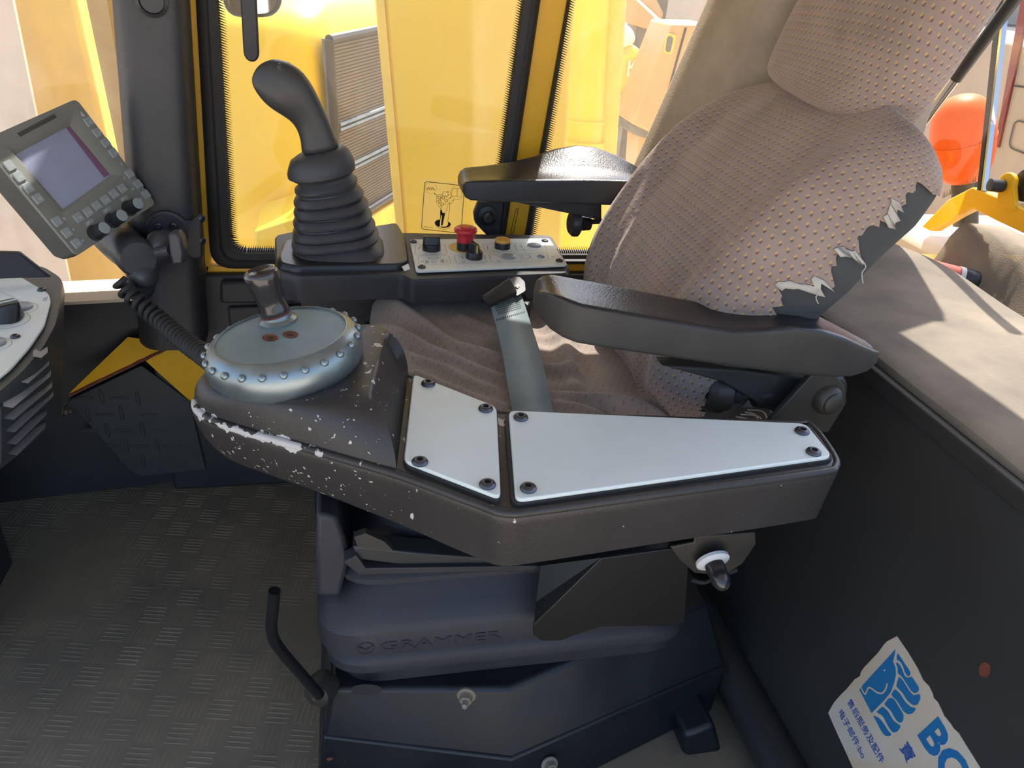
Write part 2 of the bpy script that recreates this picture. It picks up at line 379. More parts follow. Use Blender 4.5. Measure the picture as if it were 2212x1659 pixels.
# console paint: dark textured paint with worn light patches
def chipped(name, base, chip):
    m = mat(name, base, 0.42, var=0.14, vscale=10, bump=0.35, bscale=420)
    nt = m.node_tree; N = nt.nodes; L = nt.links; b = N['Principled BSDF']; src = b.inputs['Base Color'].links[0].from_socket
    tc = N.new('ShaderNodeTexCoord')
    n1 = N.new('ShaderNodeTexNoise'); n1.inputs['Scale'].default_value = 70; n1.inputs['Detail'].default_value = 3; n1.inputs['Roughness'].default_value = 0.5; L.new(tc.outputs['Object'], n1.inputs['Vector'])
    at = N.new('ShaderNodeAttribute'); at.attribute_name = 'wear'
    a0 = N.new('ShaderNodeMath'); a0.operation = 'ADD'; L.new(n1.outputs['Fac'], a0.inputs[0]); L.new(at.outputs['Fac'], a0.inputs[1])
    n3_ = N.new('ShaderNodeTexNoise'); n3_.inputs['Scale'].default_value = 150; n3_.inputs['Detail'].default_value = 2; L.new(tc.outputs['Object'], n3_.inputs['Vector'])
    a2 = N.new('ShaderNodeAttribute'); a2.attribute_name = 'speck'
    a3 = N.new('ShaderNodeMath'); a3.operation = 'ADD'; L.new(n3_.outputs['Fac'], a3.inputs[0]); L.new(a2.outputs['Fac'], a3.inputs[1])
    ad = N.new('ShaderNodeMath'); ad.operation = 'MAXIMUM'; L.new(a0.outputs[0], ad.inputs[0]); L.new(a3.outputs[0], ad.inputs[1])
    cr = N.new('ShaderNodeMapRange'); cr.inputs['From Min'].default_value = 0.725; cr.inputs['From Max'].default_value = 0.745; L.new(ad.outputs[0], cr.inputs['Value'])
    x = N.new('ShaderNodeMix'); x.data_type = 'RGBA'; L.new(cr.outputs['Result'], x.inputs[0]); L.new(src, x.inputs[6]); x.inputs[7].default_value = chip
    L.new(x.outputs[2], b.inputs['Base Color'])
    return m
MT['console'] = chipped('chipped_console_paint', rgb(53, 50, 48), rgb(190, 188, 184))
# shared small meshes (made in local coordinates, +Z outwards)
def screw_mesh():
    mb = MB(); n = 16
    prof = [(0.0068, 0.0), (0.0070, 0.0010), (0.0062, 0.0026), (0.0046, 0.0036), (0.0034, 0.0038)]
    rings = [[V((r * math.cos(2 * math.pi * k / n), r * math.sin(2 * math.pi * k / n), h)) for k in range(n)] for r, h in prof]
    for r, h in ((0.0027, 0.0036), (0.0024, 0.0016)):
        rings.append([V((r * math.cos(2 * math.pi * k / n), r * math.sin(2 * math.pi * k / n), h)) for k in range(n)])
    mb.loft(rings)
    me = mb.mesh('screw', smooth=35); me.materials.append(MT['screw']); return me
SCREW = screw_mesh()
def hexbolt_mesh(r, h, m, washer=1.5):
    mb = MB(); mb.lathe([(r * washer, 0), (r * washer, h * 0.18), (r * 1.1, h * 0.2)], (0, 0, 0), n=20)
    hexa = [V((r * math.cos(math.pi / 3 * k), r * math.sin(math.pi / 3 * k), h * 0.2)) for k in range(6)]
    mb.prism(hexa, (0, 0, h * 0.6)); mb.lathe([(r * 0.5, h * 0.8), (r * 0.48, h * 1.3), (r * 0.3, h * 1.42), (0.0001, h * 1.42)], (0, 0, 0), n=12)
    me = mb.mesh('bolt', smooth=35); me.materials.append(m); return me
# ------------------------------------------------------------------ setting: cab shell
YW, ZT = 1.50, 1.35
def line_z(a, b, y, z):
    p, q = PY(*a, y), PY(*b, y); t = (z - q.z) / (p.z - q.z); return q + (p - q) * t
def strip_poly(la, lb, ra, rb, y, zt=ZT, zb=None):
    if zb is None: L0, R0 = PY(*lb, y), PY(*rb, y)
    else: L0, R0 = line_z(la, lb, y, zb), line_z(ra, rb, y, zb)
    return [L0, R0, line_z(ra, rb, y, zt), line_z(la, lb, y, zt)]
# floor with its rubber tread ribs
fl = solo('floor', MB().box((-1.28, -0.15, -0.04), (0.70, 1.58, 0.0)), MT['floor'], kind='structure', smooth=0)
mb = MB(); cell = 0.047; ca, sa = math.cos(math.radians(-12)), math.sin(math.radians(-12))
for i in range(-24, 24):
    for j in range(-24, 24):
        cx, cy = (i + 0.5) * cell, (j + 0.5) * cell
        for k in range(5):
            o = (k - 2) * 0.0088
            for_x = (i + j) % 2 == 0
            a = V((cx, cy + o, 0)) if for_x else V((cx + o, cy, 0))
            h = V((0.019, 0, 0)) if for_x else V((0, 0.019, 0))
            w = V((0, 0.0016, 0)) if for_x else V((0.0016, 0, 0))
            R2 = lambda p: V((p.x * ca - p.y * sa - 0.42, p.x * sa + p.y * ca + 1.0, p.z))
            c = R2(a)
            if not (-0.98 < c.x < 0.06 and 0.45 < c.y < 1.50): continue
            if (c.x > -0.05 and c.y > 0.80): continue
            nn_ = noise.noise(c * 4.5)
            if nn_ < -0.28: continue
            rnd = 0.0009 * (0.6 + 1.0 * nn_)
            up = V((0, 0, max(0.0004, rnd)))
            vs = [R2(a - h - w), R2(a + h - w), R2(a + h + w), R2(a - h + w), R2(a - h * 0.9) + up, R2(a + h * 0.9) + up]
            mb.add(vs, [(0, 1, 5, 4), (2, 3, 4, 5), (1, 2, 5), (3, 0, 4)])
part('tread_ribs', mb, MT['rib'], fl, smooth=0, kind='stuff', fix=False)
# lower side wall below the windows
ws = solo('wall_side', MB().box((-0.40, 1.485, 0.0), (1.40, 1.56, 0.512)), MT['plastic'], kind='structure', bevel=0.006)
q = [PY(478, 602, 1.485), PY(640, 602, 1.485), PY(640, 648, 1.485), PY(478, 648, 1.485)]
part('ledge_panel', MB().prism(q, (0, -0.02, 0)), MT['plastic'], ws, bevel=0.006)
q = [PY(492, 660, 1.485), PY(660, 655, 1.485), PY(660, 760, 1.485), PY(505, 760, 1.485)]
part('pocket_panel', MB().prism(q, (0, -0.012, 0)), MT['plastic'], ws, bevel=0.005)
# front pillar cover
def pil(z):
    a = line_z((238, 0), (272, 420), 1.45, z); b = line_z((262, 0), (296, 420), 1.405, z); c = line_z((386, 0), (420, 560), 1.405, z)
    d = line_z((405, 0), (438, 560), 1.45, z); e = line_z((413, 0), (446, 592), 1.52, z); f = a + V((0, 0.08, 0))
    return rounded([a, b, c, d, e, f], [0.02, 0.03, 0.03, 0.03, 0.004, 0.004], 5)
tp = solo('trim_1', MB().loft([pil(0.39), pil(0.7), pil(1.2), pil(ZT)]), MT['plastic'], kind='structure', smooth=50)
p = PY(327, 2, 1.40)
part('screw_cover', MB().lathe([(0.024, 0), (0.024, 0.004), (0.019, 0.006), (0.017, 0.002), (0.0001, 0.002)], p + V((0, 0.004, 0)), (0.1, -1, 0)), MT['plastic_smooth'], tp)
# yellow frame: sill, left strip, post between the windows
mb = MB()
mb.prism([PY(446, 592, YW), PY(446, 576, YW), V((1.40, YW, PY(1240, 566, YW).z)), V((1.40, YW, PY(1240, 590, YW).z))], (0, 0.055, 0))
mb.prism(strip_poly((409, 0), (446, 592), (426, 0), (456, 560), YW), (0, 0.055, 0))
y2 = solo('trim_2', mb, MT['yellow'], kind='structure', smooth=0)
mb = MB().prism(strip_poly((1160, 0), (1079, 548), (1226, 0), (1127, 548), YW), (0, 0.055, 0))
y3 = solo('trim_3', mb, MT['yellow'], kind='structure', smooth=0, bevel=0.002)
w = 0.0012
a = PY(1118, 452, YW); b = PY(1105, 505, YW)
part('slot', stroke(rounded([PY(1115, 450, YW), PY(1120, 450, YW), PY(1108, 506, YW), PY(1102, 506, YW)], 0.002), 0.0012, (0, -1, 0), thick=0.0006, closed=True), MT['ink_dark'], y3)
# window 1: big side pane
def loop(pts, r, n=8): return rounded(pts, r, n)
w1 = thing('window_1', None, None, PY(760, 560, YW), kind='structure')
def quad_win(la, lb, ra, rb, pb_, y, zt):
    L, R = (la, lb), (ra, rb)
    bl, br = PY(lb[0], lb[1], y), PY(rb[0], rb[1], y)
    return [bl, br, line_z(ra, rb, y, zt), line_z(la, lb, y, zt)]
o1 = quad_win((424, 0), (456, 578), (1166, 0), (1080, 578), None, YW, ZT + 0.02)
i1 = quad_win((468, 0), (500, 547), (1134, 0), (1059, 547), None, YW, ZT - 0.03)
def seal(outer, inner, y0, y1, r0, r1):
    O = loop(outer, r0); I = loop(inner, r1); rings = []
    mid = [(a + b) / 2 for a, b in zip(O, I)]
    f = lambda L, dy: [p + V((0, dy, 0)) for p in L]
    mb = MB(); mb.loft([f(O, 0.03), f(O, -0.006), f([a * 0.75 + b * 0.25 for a, b in zip(O, I)], -0.014), f(mid, -0.015), f([a * 0.4 + b * 0.6 for a, b in zip(O, I)], -0.006), f(I, -0.002), f(I, 0.03)], cap0=False, cap1=False)
    return mb
part('seal', seal(o1, i1, 0, 0, 0.045, 0.03), MT['rubber'], w1, smooth=45)
yg = YW + 0.012
def pane(quad, y, th=0.005):
    return MB().prism([V((p.x, y, p.z)) for p in quad], (0, th, 0))
def plate(quad):
    return MB().add(quad, [tuple(range(len(quad)))])
part('pane', plate([V((p.x, yg, p.z)) for p in o1]), MT['glass'], w1, smooth=0)
def frit(inner, y, pitch=0.0042, ln=0.014, r=0.03, skip=()):
    I = loop(inner, r); c = sum(I, V((0, 0, 0))) / len(I); mb = MB()
    pts = []
    for i in range(len(I)):
        a, b = I[i], I[(i + 1) % len(I)]; n = max(1, int((b - a).length / pitch))
        for k in range(n):
            p = a + (b - a) * (k / n); t = (b - a).normalized(); nn = V((-t.z, 0, t.x))
            if nn.dot(c - p) < 0: nn = -nn
            e = (b - a) / n * 0.42
            pts.append((p - e, p + e, p + nn * ln + t * 0.004, p - nn * 0.004))
    for p0, p1, p2, p3 in pts:
        vs = [V((q.x, y, q.z)) for q in (p0, p2, p1, p3)]; mb.add(vs, [(0, 1, 2), (0, 2, 3)])
    return mb
part('frit_band', frit(i1, yg - 0.0015), MT['ink_dark'], w1, smooth=0, kind='stuff', fix=False)
# latch of window 1
lp = [PY(x, y, YW - 0.012) for x, y in ((1034, 436), (1090, 436), (1082, 520), (1062, 520), (1026, 482), (1024, 462))]
lt = part('latch', MB().prism(lp, (0, 0.02, 0)), MT['plastic'], w1, bevel=0.004)
pl = PY(1053, 466, YW - 0.014)
part('latch_knob', MB().lathe([(0.020, 0), (0.020, 0.004), (0.011, 0.006), (0.0095, 0.02), (0.007, 0.024), (0.0001, 0.024)], pl, (0, -1, 0.05)), MT['plastic_smooth'], lt)
# window 2
w2 = thing('window_2', None, None, PY(1240, 560, YW), kind='structure')
o2 = quad_win((1225, 0), (1124, 568), (1640, 0), (1440, 568), None, YW, ZT + 0.02)
i2 = quad_win((1231, 0), (1142, 550), (1560, 0), (1380, 550), None, YW, ZT - 0.03)
part('seal', seal(o2, i2, 0, 0, 0.03, 0.02), MT['rubber'], w2, smooth=45)
part('pane', plate([V((p.x, yg, p.z)) for p in o2]), MT['glass_dusty'], w2, smooth=0)
part('frit_band', frit(i2, yg - 0.0015, ln=0.016, r=0.02), MT['ink_dark'], w2, smooth=0, kind='stuff', fix=False)
# carpeted rear pillar
def cp(z):
    a = line_z((1527, 0), (1400, 285), 1.52, z); b = line_z((1545, 0), (1418, 285), 1.46, z)
    c = line_z((1660, 0), (1560, 285), 1.30, z); d = c + V((0.06, -0.035, 0)); e = V((1.17, 1.43, z)); f = V((1.17, 1.53, z))
    return rounded([a, b, c, d, e, f], [0.004, 0.015, 0.04, 0.04, 0.03, 0.01], 5)
solo('trim_4', MB().loft([cp(0.515), cp(0.8), cp(1.2), cp(ZT)]), MT['trim_fabric'], kind='structure', smooth=50)
# window 3: front quarter pane on the other side of the pillar
w3 = thing('window_3', None, None, (-0.6, 1.3, 0.5), kind='structure')
A3, B3 = V((-0.375, 1.50, 0)), V((-1.20, 1.40, 0))
part('pane', plate([A3 + V((0, 0, 0.46)), B3 + V((0, 0, 0.46)), B3 + V((0, 0, ZT)), A3 + V((0, 0, ZT))]), MT['glass_dusty'], w3, smooth=0)
d3 = (B3 - A3).normalized(); n3 = V((d3.y, -d3.x, 0))
mb = MB().obox(A3 + d3 * 0.014 + V((0, 0, 0.545)), d3 * 0.03, n3 * 0.012, V((0, 0, 0.075)))
part('frame', mb, MT['yellow'], w3, smooth=0)
wf = solo('wall_front', MB().prism([A3 + V((0, 0.02, 0)), B3 + V((0, 0.02, 0)), B3 + V((0, 0.06, 0)), A3 + V((0, 0.06, 0))], (0, 0, 0.47)), MT['plastic'], kind='structure', smooth=0)
mb = MB().box((-1.26, 0.0, 0), (-1.20, 1.46, 0.47)); solo('wall_left', mb, MT['plastic'], kind='structure', smooth=0)
# ceiling
solo('ceiling', MB().box((-1.28, -0.05, ZT + 0.10), (1.06, 1.62, ZT + 0.16)), MT['ceiling'], kind='structure', smooth=0)  # rear end cut short to let sun onto the shelf
# roof side rail above the windows
solo('trim_5', MB().box((-1.26, 1.47, ZT - 0.005), (1.18, 1.58, ZT + 0.11)), MT['plastic'], kind='structure', bevel=0.01)
w6 = thing('added_skylight', None, None, (1.2, 0.8, ZT), kind='structure')  # skylight added over the gap left in the shortened ceiling
part('pane', plate([V((1.05, -0.05, ZT + 0.12)), V((1.05, 1.55, ZT + 0.12)), V((1.40, 1.55, ZT)), V((1.40, -0.05, ZT))]), MT['glass_rear'], w6, smooth=0)
w5 = thing('window_5', None, None, (1.29, 1.51, 0.52), kind='structure')
part('pane', plate([V((1.16, 1.512, 0.51)), V((1.40, 1.512, 0.51)), V((1.40, 1.512, ZT)), V((1.16, 1.512, ZT))]), MT['glass_rear'], w5, smooth=0)
# rear bulkhead with rolled tube along its foot
B0, BN = V((0.752, 0, 0.60)), V((-0.55, 0, 0.112)).normalized()
def bulk(z): return 0.64 + (z - 0.05) / 0.55 * 0.112
wr = solo('wall_rear', MB().prism([V((bulk(0), -0.15, 0)), V((bulk(0.60), -0.15, 0.60)), V((bulk(0.60) + 0.05, -0.15, 0.60)), V((bulk(0) + 0.05, -0.15, 0))], (0, 1.68, 0)), MT['paint_black'], kind='structure', smooth=0)
part('tube', MB().tube([V((0.622, -0.1, 0.045)), V((0.622, 1.47, 0.045))], 0.036, 20), MT['paint_black'], wr)
mb = MB().prism([V((0.735, -0.15, 0.585)), V((0.735, -0.15, 0.612)), V((0.765, -0.15, 0.612)), V((0.765, -0.15, 0.585))], (0, 1.63, 0))
part('edge_strip', mb, MT['rubber'], wr, bevel=0.004)
def rust_spot(cx, cy, rx, ry, name='rust_spot'):
    c = PP(cx, cy, B0, BN); pts = []
    for k in range(16):
        a = 2 * math.pi * k / 16; rr = 1 + 0.25 * noise.noise(V((k * 0.9, cx * 0.1, 0)))
        pts.append(PP(cx + rx * rr * math.cos(a), cy + ry * rr * math.sin(a), B0, BN) + BN * 0.0006)
    part(name, plate(pts), MT['rust'], wr, smooth=0, fix=False)
rust_spot(2128, 1447, 13, 17)
# ------------------------------------------------------------------ carpeted shelf behind the seat
def shelf_z(x, y):
    z = 0.625 + 0.012 * noise.noise(V((x * 4, y * 4, 0.3)))
    lip = 1.128
    if x > lip:
        k = sm(0.985, 1.09, y) * (1 - sm(1.36, 1.44, x + 0.25 * max(0, y - 1.3)))
        z -= 0.15 * k
    return z
xs = [0.748, 0.752, 0.76] + [0.78 + 0.029 * i for i in range(12)] + [1.122, 1.127, 1.1285] + [1.135 + 0.0195 * i for i in range(20)]
ys = [-0.10 + 0.027 * j for j in range(60)]
mb = MB(); nx = len(xs)
for y in ys:
    for i, x in enumerate(xs):
        z = shelf_z(x, y)
        if i == 0: z -= 0.03
        elif i == 1: z -= 0.004
        mb.v.append(V((x, y, z)))
mb.f = [(j * nx + i, j * nx + i + 1, (j + 1) * nx + i + 1, (j + 1) * nx + i) for j in range(len(ys) - 1) for i in range(nx - 1)]
o = solo('rear_shelf', mb, MT['carpet'], 'shelf covered in worn grey-beige carpet behind the seat, with a hollow well', 'shelf', smooth=50)
md = o.modifiers.new('thick', 'SOLIDIFY'); md.thickness = 0.012; md.offset = -1
# can lying in the well
t = thing('spray_can', 'pink can with black cap lying in the carpeted well', 'can', PZ(2060, 590, 0.50))
a = PZ(2000, 580, 0.55); b = a + V((0.10, -0.05, -0.012)); dd = (b - a).normalized()
part('body', MB().lathe([(0.0001, -0.09), (0.02, -0.09), (0.022, -0.085), (0.022, 0.075), (0.019, 0.085), (0.0001, 0.085)], a, dd), MT['can'], t)
part('ring', MB().lathe([(0.0225, 0.068), (0.0232, 0.068), (0.0232, 0.078), (0.0225, 0.078)], a, dd), MT['white_plastic'], t)
part('cap', MB().lathe([(0.0225, 0.08), (0.0225, 0.105), (0.018, 0.112), (0.0001, 0.112)], a, dd), MT['plastic_smooth'], t)
# ------------------------------------------------------------------ rear frame and window
XR = 1.385
w4 = thing('window_4', None, None, (XR, 1.2, 0.66), kind='structure')
fp = [(1990, 490), (2048, 431), (2100, 404), (2147, 423), (2191, 440), (2300, 505), (2300, 560), (2212, 505), (2150, 476), (2100, 450), (2067, 466), (2010, 500)]
fm = part('frame', MB().prism([PX(x, y, XR) for x, y in fp], (0.03, 0, 0)), MT['yellow'], w4, bevel=0.003)
c = PX(2173, 395, XR - 0.004); r = 0.0215
lug = [c + V((0, r * math.cos(a), r * math.sin(a))) for a in [math.pi * k / 12 for k in range(13)]] + [PX(2192, 455, XR - 0.004), PX(2152, 440, XR - 0.004)]
lg = part('hinge_lug', MB().prism(lug, (0.012, 0, 0)), MT['yellow'], w4, bevel=0.002)
part('hinge_pin', MB().lathe([(0.0001, 0), (0.012, 0), (0.0135, 0.004), (0.0135, 0.03), (0.0001, 0.032)], PX(2168, 402, XR - 0.002), (-1, 0.25, 0)), MT['rubber'], lg)
part('hinge_block', MB().lathe([(0.0001, 0), (0.034, 0), (0.034, 0.03), (0.0001, 0.03)], PX(2216, 400, XR + 0.014), (1, 0, 0)), MT['rubber'], w4)
rp = [PX(2109, 412, XR), PX(2118, 412, XR), PX(2172, -60, XR), PX(2158, -60, XR)]
part('seal_strip', MB().prism(rp, (0.02, 0, 0)), MT['rubber'], w4, bevel=0.002)
rq = [PX(2119, 412, XR), PX(2123, 412, XR), PX(2179, -60, XR), PX(2174, -60, XR)]
part('chrome_strip', MB().prism(rq, (0.012, 0, 0)), MT['chrome'], w4)
part('pane', plate([V((XR + 0.012, 1.55, 0.60)), V((XR + 0.012, -0.1, 0.60)), V((XR + 0.012, -0.1, ZT)), V((XR + 0.012, 1.55, ZT))]), MT['glass_rear'], w4, smooth=0)
mb = MB()
for k in range(22):
    p = PX(2036 + k * 3.3, 428 - k * 1.7, XR + 0.008); q = PX(2036 + k * 3.3 + 1.6, 412 - k * 1.75, XR + 0.008); s = PX(2036 + k * 3.3 + 1.9, 428.5 - k * 1.7, XR + 0.008)
    mb.add([p, q, s], [(0, 1, 2)])
part('frit_band', mb, MT['ink_dark'], w4, smooth=0, kind='stuff', fix=False)
# gas strut
t = thing('gas_strut', 'slanted chrome gas strut in front of the rear window', 'strut', PX(2005, 230, 1.22))
a, b = PX(1996, 262, 1.22), PX(2212, -30, 1.22)
b2 = a + (b - a) * 1.45
part('cylinder', MB().tube([a + (b - a) * 0.35, b2], 0.0125, 16), MT['paint_black'], t)
part('rod', MB().tube([a - (b - a) * 0.35, a + (b - a) * 0.36], 0.0105, 16), MT['chrome'], t)
# orange dome
c = PX(2080, 303, 1.52)
t = thing('beacon_lamp', 'orange dome-shaped beacon outside the rear window', 'lamp', c - V((0, 0, 0.14)))
rings = []
prof = [(r_ * .76, h_ * .84) for r_, h_ in [(0.0001, -0.13), (0.045, -0.128), (0.07, -0.112), (0.088, -0.075), (0.098, -0.02), (0.100, 0.03), (0.092, 0.075), (0.07, 0.112), (0.038, 0.13), (0.0001, 0.134)]]
ax = V((-0.28, 0.22, 1)).normalized()
part('lens', MB().lathe(prof, c, ax, 32), MT['orange'], t, sub=1)
part('seam', MB().lathe([(0.0762, 0.0), (0.0768, 0.003), (0.0762, 0.006)], c, V((-0.45, 0.1, 1)), 32), MT['orange'], t)
part('stem', MB().tube([c - ax * 0.10, c - ax * 0.215], 0.03, 16), MT['rubber'], t)
solo('rear_hood', MB().box((1.45, 0.2, 0.40), (2.3, 1.9, 0.535)), MT['beige_wall'], 'flat engine cover outside behind the rear window', 'engine cover', bevel=0.03)
# ------------------------------------------------------------------ outside
GZ = -1.30
solo('ground', MB().box((-60, -60, GZ - 0.1), (60, 80, GZ)), MT['sand'], kind='structure', smooth=0)
# neighbouring roller
g0 = PY(700, 82, 2.6); gd = V((0.396, 0.918, 0)).normalized(); gn = V((gd.y, -gd.x, 0))
t = thing('neighbour_roller', 'yellow machine with a radiator grille parked right outside the side window', 'machine', V((g0.x, g0.y, GZ)))
ztop = 0.93
fpnt = [V((-0.62, 2.62, 0)), V((g0.x - 0.01, 2.60, 0)), V((g0.x, 2.62, 0)) + gd * 1.5, V((-0.2, 4.1, 0))]
fpnt = rounded(fpnt, [0.1, 0.10, 0.1, 0.1], 6)
hood = MB(); cc = sum(fpnt, V((0, 0, 0))) / len(fpnt); rings = []
for k in range(9):
    a = math.pi / 2 * k / 8; ins = 0.20 * (1 - math.cos(a)); z = ztop - 0.16 + 0.16 * math.sin(a)
    rings.append([V((p.x, p.y, z)) + (V((cc.x, cc.y, 0)) - p).normalized() * ins for p in fpnt])
rings.insert(0, [V((p.x, p.y, GZ + 0.35)) for p in fpnt])
hood.loft(rings)
part('hood', hood, MT['yellow_out'], t, smooth=40)
# grille on the side
gp = lambda px, py, o=0.0: PP(px, py, g0, gn) + gn * o
G = [gp(700, 84, 0.012), gp(820, 59, 0.012), gp(880, 395, 0.012), gp(728, 488, 0.012)]
gr = part('grille', MB().prism(G, -gn * 0.02), MT['grille'], t, smooth=0)
mb = MB()
def gq(u, v, o): return (G[0] * (1 - u) + G[1] * u) * (1 - v) + (G[3] * (1 - u) + G[2] * u) * v + gn * o
for k in range(58):
    v = (k + 0.5) / 58
    mb.add([gq(0.03, v, 0.001), gq(0.99, v, 0.001), gq(0.99, v + 0.007, 0.001), gq(0.03, v + 0.007, 0.001)], [(0, 1, 2, 3)])
part('fins', mb, MT['black_metal'], gr, smooth=0, fix=False, kind='stuff')
for v0 in (0.46, 0.70):
    a, b = gq(0.05, v0, 0.006), gq(1.0, v0, 0.006)
    for off in (0, 0.016):
        part('cross_bar', MB().tube([a + V((0, 0, off)), b + V((0, 0, off))], 0.006, 8), MT['steel'], gr)
for (u0, v0, u1, v1) in ((0, 0, 1, 0), (0, 0, 0, 1), (0, 1, 1, 1)):
    part('grille_frame', MB().tube([gq(u0, v0, 0.004), gq(u1, v1, 0.004)], 0.014, 8), MT['black_metal'], gr)
lo = [gp(735, 500, 0.03), gp(880, 410, 0.03), gp(885, 440, 0.03), gp(745, 545, 0.03)]
part('lower_beam', MB().prism(lo, -gn * 0.1), MT['yellow_faded'], t, bevel=0.01)
st = [PY(548, 500, 2.3), PY(640, 470, 2.3), PY(640, 560, 2.3), PY(548, 560, 2.3)]
part('step_box', MB().prism(st, (0, 0.28, 0)), MT['yellow_out'], t, bevel=0.01)
Y5 = 2.2
lt, lb = line_z((828, 0), (872, 500), Y5, 2.35), line_z((828, 0), (872, 500), Y5, GZ)
post = [lb, V((lb.x + 0.42, Y5, GZ)), V((lt.x + 0.56, Y5, 2.35)), lt]  # extra width and unseen height added to keep sun off the side window
part('rops_post', MB().prism(post, (0.0, 0.12, 0)), MT['yellow_out'], t, bevel=0.012)
ed = [lb + V((-0.018, 0.01, 0)), lb + V((0.002, -0.004, 0)), lt + V((0.002, -0.004, 0)), lt + V((-0.018, 0.01, 0))]
part('edge_flange', MB().prism(ed, (0, 0.10, 0)), MT['yellow_faded'], t)
# mirror outside
t = thing('door_mirror', 'grey-framed mirror outside the side window, hanging from the roof', 'mirror', PY(545, 30, 1.72))
mc = [PY(474, -70, 1.72), PY(612, -70, 1.72), PY(606, 38, 1.72), PY(484, 38, 1.72)]
rr = rounded(mc, 0.035, 6); ctr = sum(rr, V((0, 0, 0))) / len(rr)
part('housing', MB().prism(rr, (0, 0.03, 0)), MT['black_metal'], t, bevel=0.006)
part('glass', plate([ctr + (p - ctr) * 0.84 + V((0, -0.0015, 0)) for p in rr]), MT['mirror'], t, smooth=0)
part('arm', MB().tube([ctr + V((0, 0.02, 0.04)), ctr + V((-0.05, 0.03, 0.45)), V((ctr.x - 0.05, 1.60, 1.78))], 0.012, 10), MT['black_metal'], t)
# bar in front of window 1
a = PY(538, -5, 1.455); b = PY(544, 112, 1.455); top = b + (a - b) * ((ZT - b.z) / (a.z - b.z))
mb = MB(); dirv = (a - b).normalized(); sx = dirv.cross(V((0, 1, 0))).normalized()
prof = [V((0.0125 * math.cos(k * math.pi / 8), 0, -0.0145 * math.sin(k * math.pi / 8))) for k in range(9)]
poly = [b + sx * (-p.x) + dirv * p.z for p in prof] + [top + sx * 0.0125, top - sx * 0.0125]
poly = [b - sx * p.x + dirv * p.z for p in prof] + [top + sx * 0.0125, top - sx * 0.0125]
t = solo('hanging_bar', MB().prism(poly, (0, -0.012, 0)), MT['plastic'], 'dark flat bar with a rounded end hanging before the side window', 'bar', bevel=0.003)
# yellow panel seen through the front quarter pane
p1 = PY(198, 150, 3.4)
solo('yellow_drum_frame', MB().prism([V((-4.0, 3.4, GZ)), V((p1.x + 0.06, 3.4, GZ)), V((p1.x - 0.09, 3.4, 3.2)), V((-4.0, 3.4, 3.2))], (0, 0.15, 0)), MT['yellow_faded'], 'faded yellow steel plate standing outside the front quarter window', 'steel plate', bevel=0.02)  # top extended out of view to keep sun off the floor
MT['sheet'] = mat('pale_sheet', rgb(196, 178, 158), 0.8, var=0.12, vscale=4)
MT['slab'] = mat('slab_grey_brown', rgb(140, 130, 116), 0.9, var=0.15, vscale=5)
solo('added_slab', MB().box((-2.2, 4.6, GZ), (-0.55, 5.0, 2.6)), MT['slab'], 'grey-brown concrete added in place of dusty ground beyond the faded yellow plate', 'wall', smooth=0)  # slab added in place of dusty ground, which the sun overexposes
solo('white_tarp', MB().prism([V((-3.8, 3.0, GZ)), PY(62, 300, 3.0) * 1.0, PY(30, 0, 3.0), V((-3.8, 3.0, 1.9))] if False else [V((-3.8, 3.0, GZ)), V((PY(66, 300, 3.0).x, 3.0, GZ)), V((PY(40, 0, 3.0).x, 3.0, 1.8)), V((-3.8, 3.0, 1.8))], (0, 0.02, 0)), MT['sheet'], 'pale sheet standing in front of the faded yellow plate', 'sheet', smooth=0)
# mast outside window 2
c = PY(1282, 100, 3.0); base = V((c.x + 0.075 * (c.z - GZ), 3.0, GZ)); R = 0.096
t = thing('boom_cylinder', 'thick yellow upright cylinder with rings outside the rear side window', 'cylinder', base)
zr = PY(1275, 285, 3.0).z
part('barrel', MB().lathe([(0.0001, 0), (R, 0), (R, 3.4), (0.0001, 3.4)], base, (-0.075, 0, 1), 32), MT['yellow_out'], t)
for dz, k in ((0.05, 1.09), (-0.03, 1.16)):
    part('collar_ring', MB().lathe([(R * 0.9, zr - GZ + dz - 0.6 * (k > 1.1)), (R * k, zr - GZ + dz - 0.6 * (k > 1.1)), (R * k, zr - GZ + dz + 0.0), (R * k * 0.98, zr - GZ + dz + 0.012), (R * 0.9, zr - GZ + dz + 0.012)], base, (-0.075, 0, 1), 32), MT['yellow_out'], t)
part('side_pipe', MB().lathe([(0.0001, 0), (0.032, 0), (0.032, 3.4), (0.0001, 3.4)], base + V((0.055, -0.085, 0)), (-0.075, 0, 1), 20), MT['yellow_faded'], t)
# excavator body far behind
YK = 7.0
t = thing('excavator', 'yellow and white excavator body with big white lettering, parked far behind', 'excavator', V((PY(1290, 300, YK).x, YK, GZ)))
def py_poly(pts, y): return [PY(a, b, y) for a, b in pts]
part('white_roof', MB().prism(py_poly([(1150, 30), (1300, 42), (1345, 50), (1372, 62), (1380, 95), (1340, 110), (1150, 100)], YK), (0, 1.6, 0)), MT['white_paint'], t, bevel=0.15, seg=4)
bd = part('body', MB().prism(py_poly([(1120, 95), (1345, 105), (1378, 96), (1392, 118), (1396, 148), (1386, 172), (1368, 188), (1335, 214), (1120, 216)], YK), (0, 1.7, 0)), MT['yellow_faded'], t, bevel=0.06)
part('white_band', MB().prism(py_poly([(1120, 214), (1335, 214), (1372, 186), (1368, 215), (1330, 236), (1120, 250)], YK - 0.03), (0, 1.6, 0)), MT['white_paint'], t, bevel=0.03)
part('undercarriage', MB().prism(py_poly([(1120, 250), (1330, 238), (1352, 250), (1330, 300), (1120, 345)], YK + 0.2), (0, 1.4, 0)), MT['black_metal'], t, bevel=0.05)
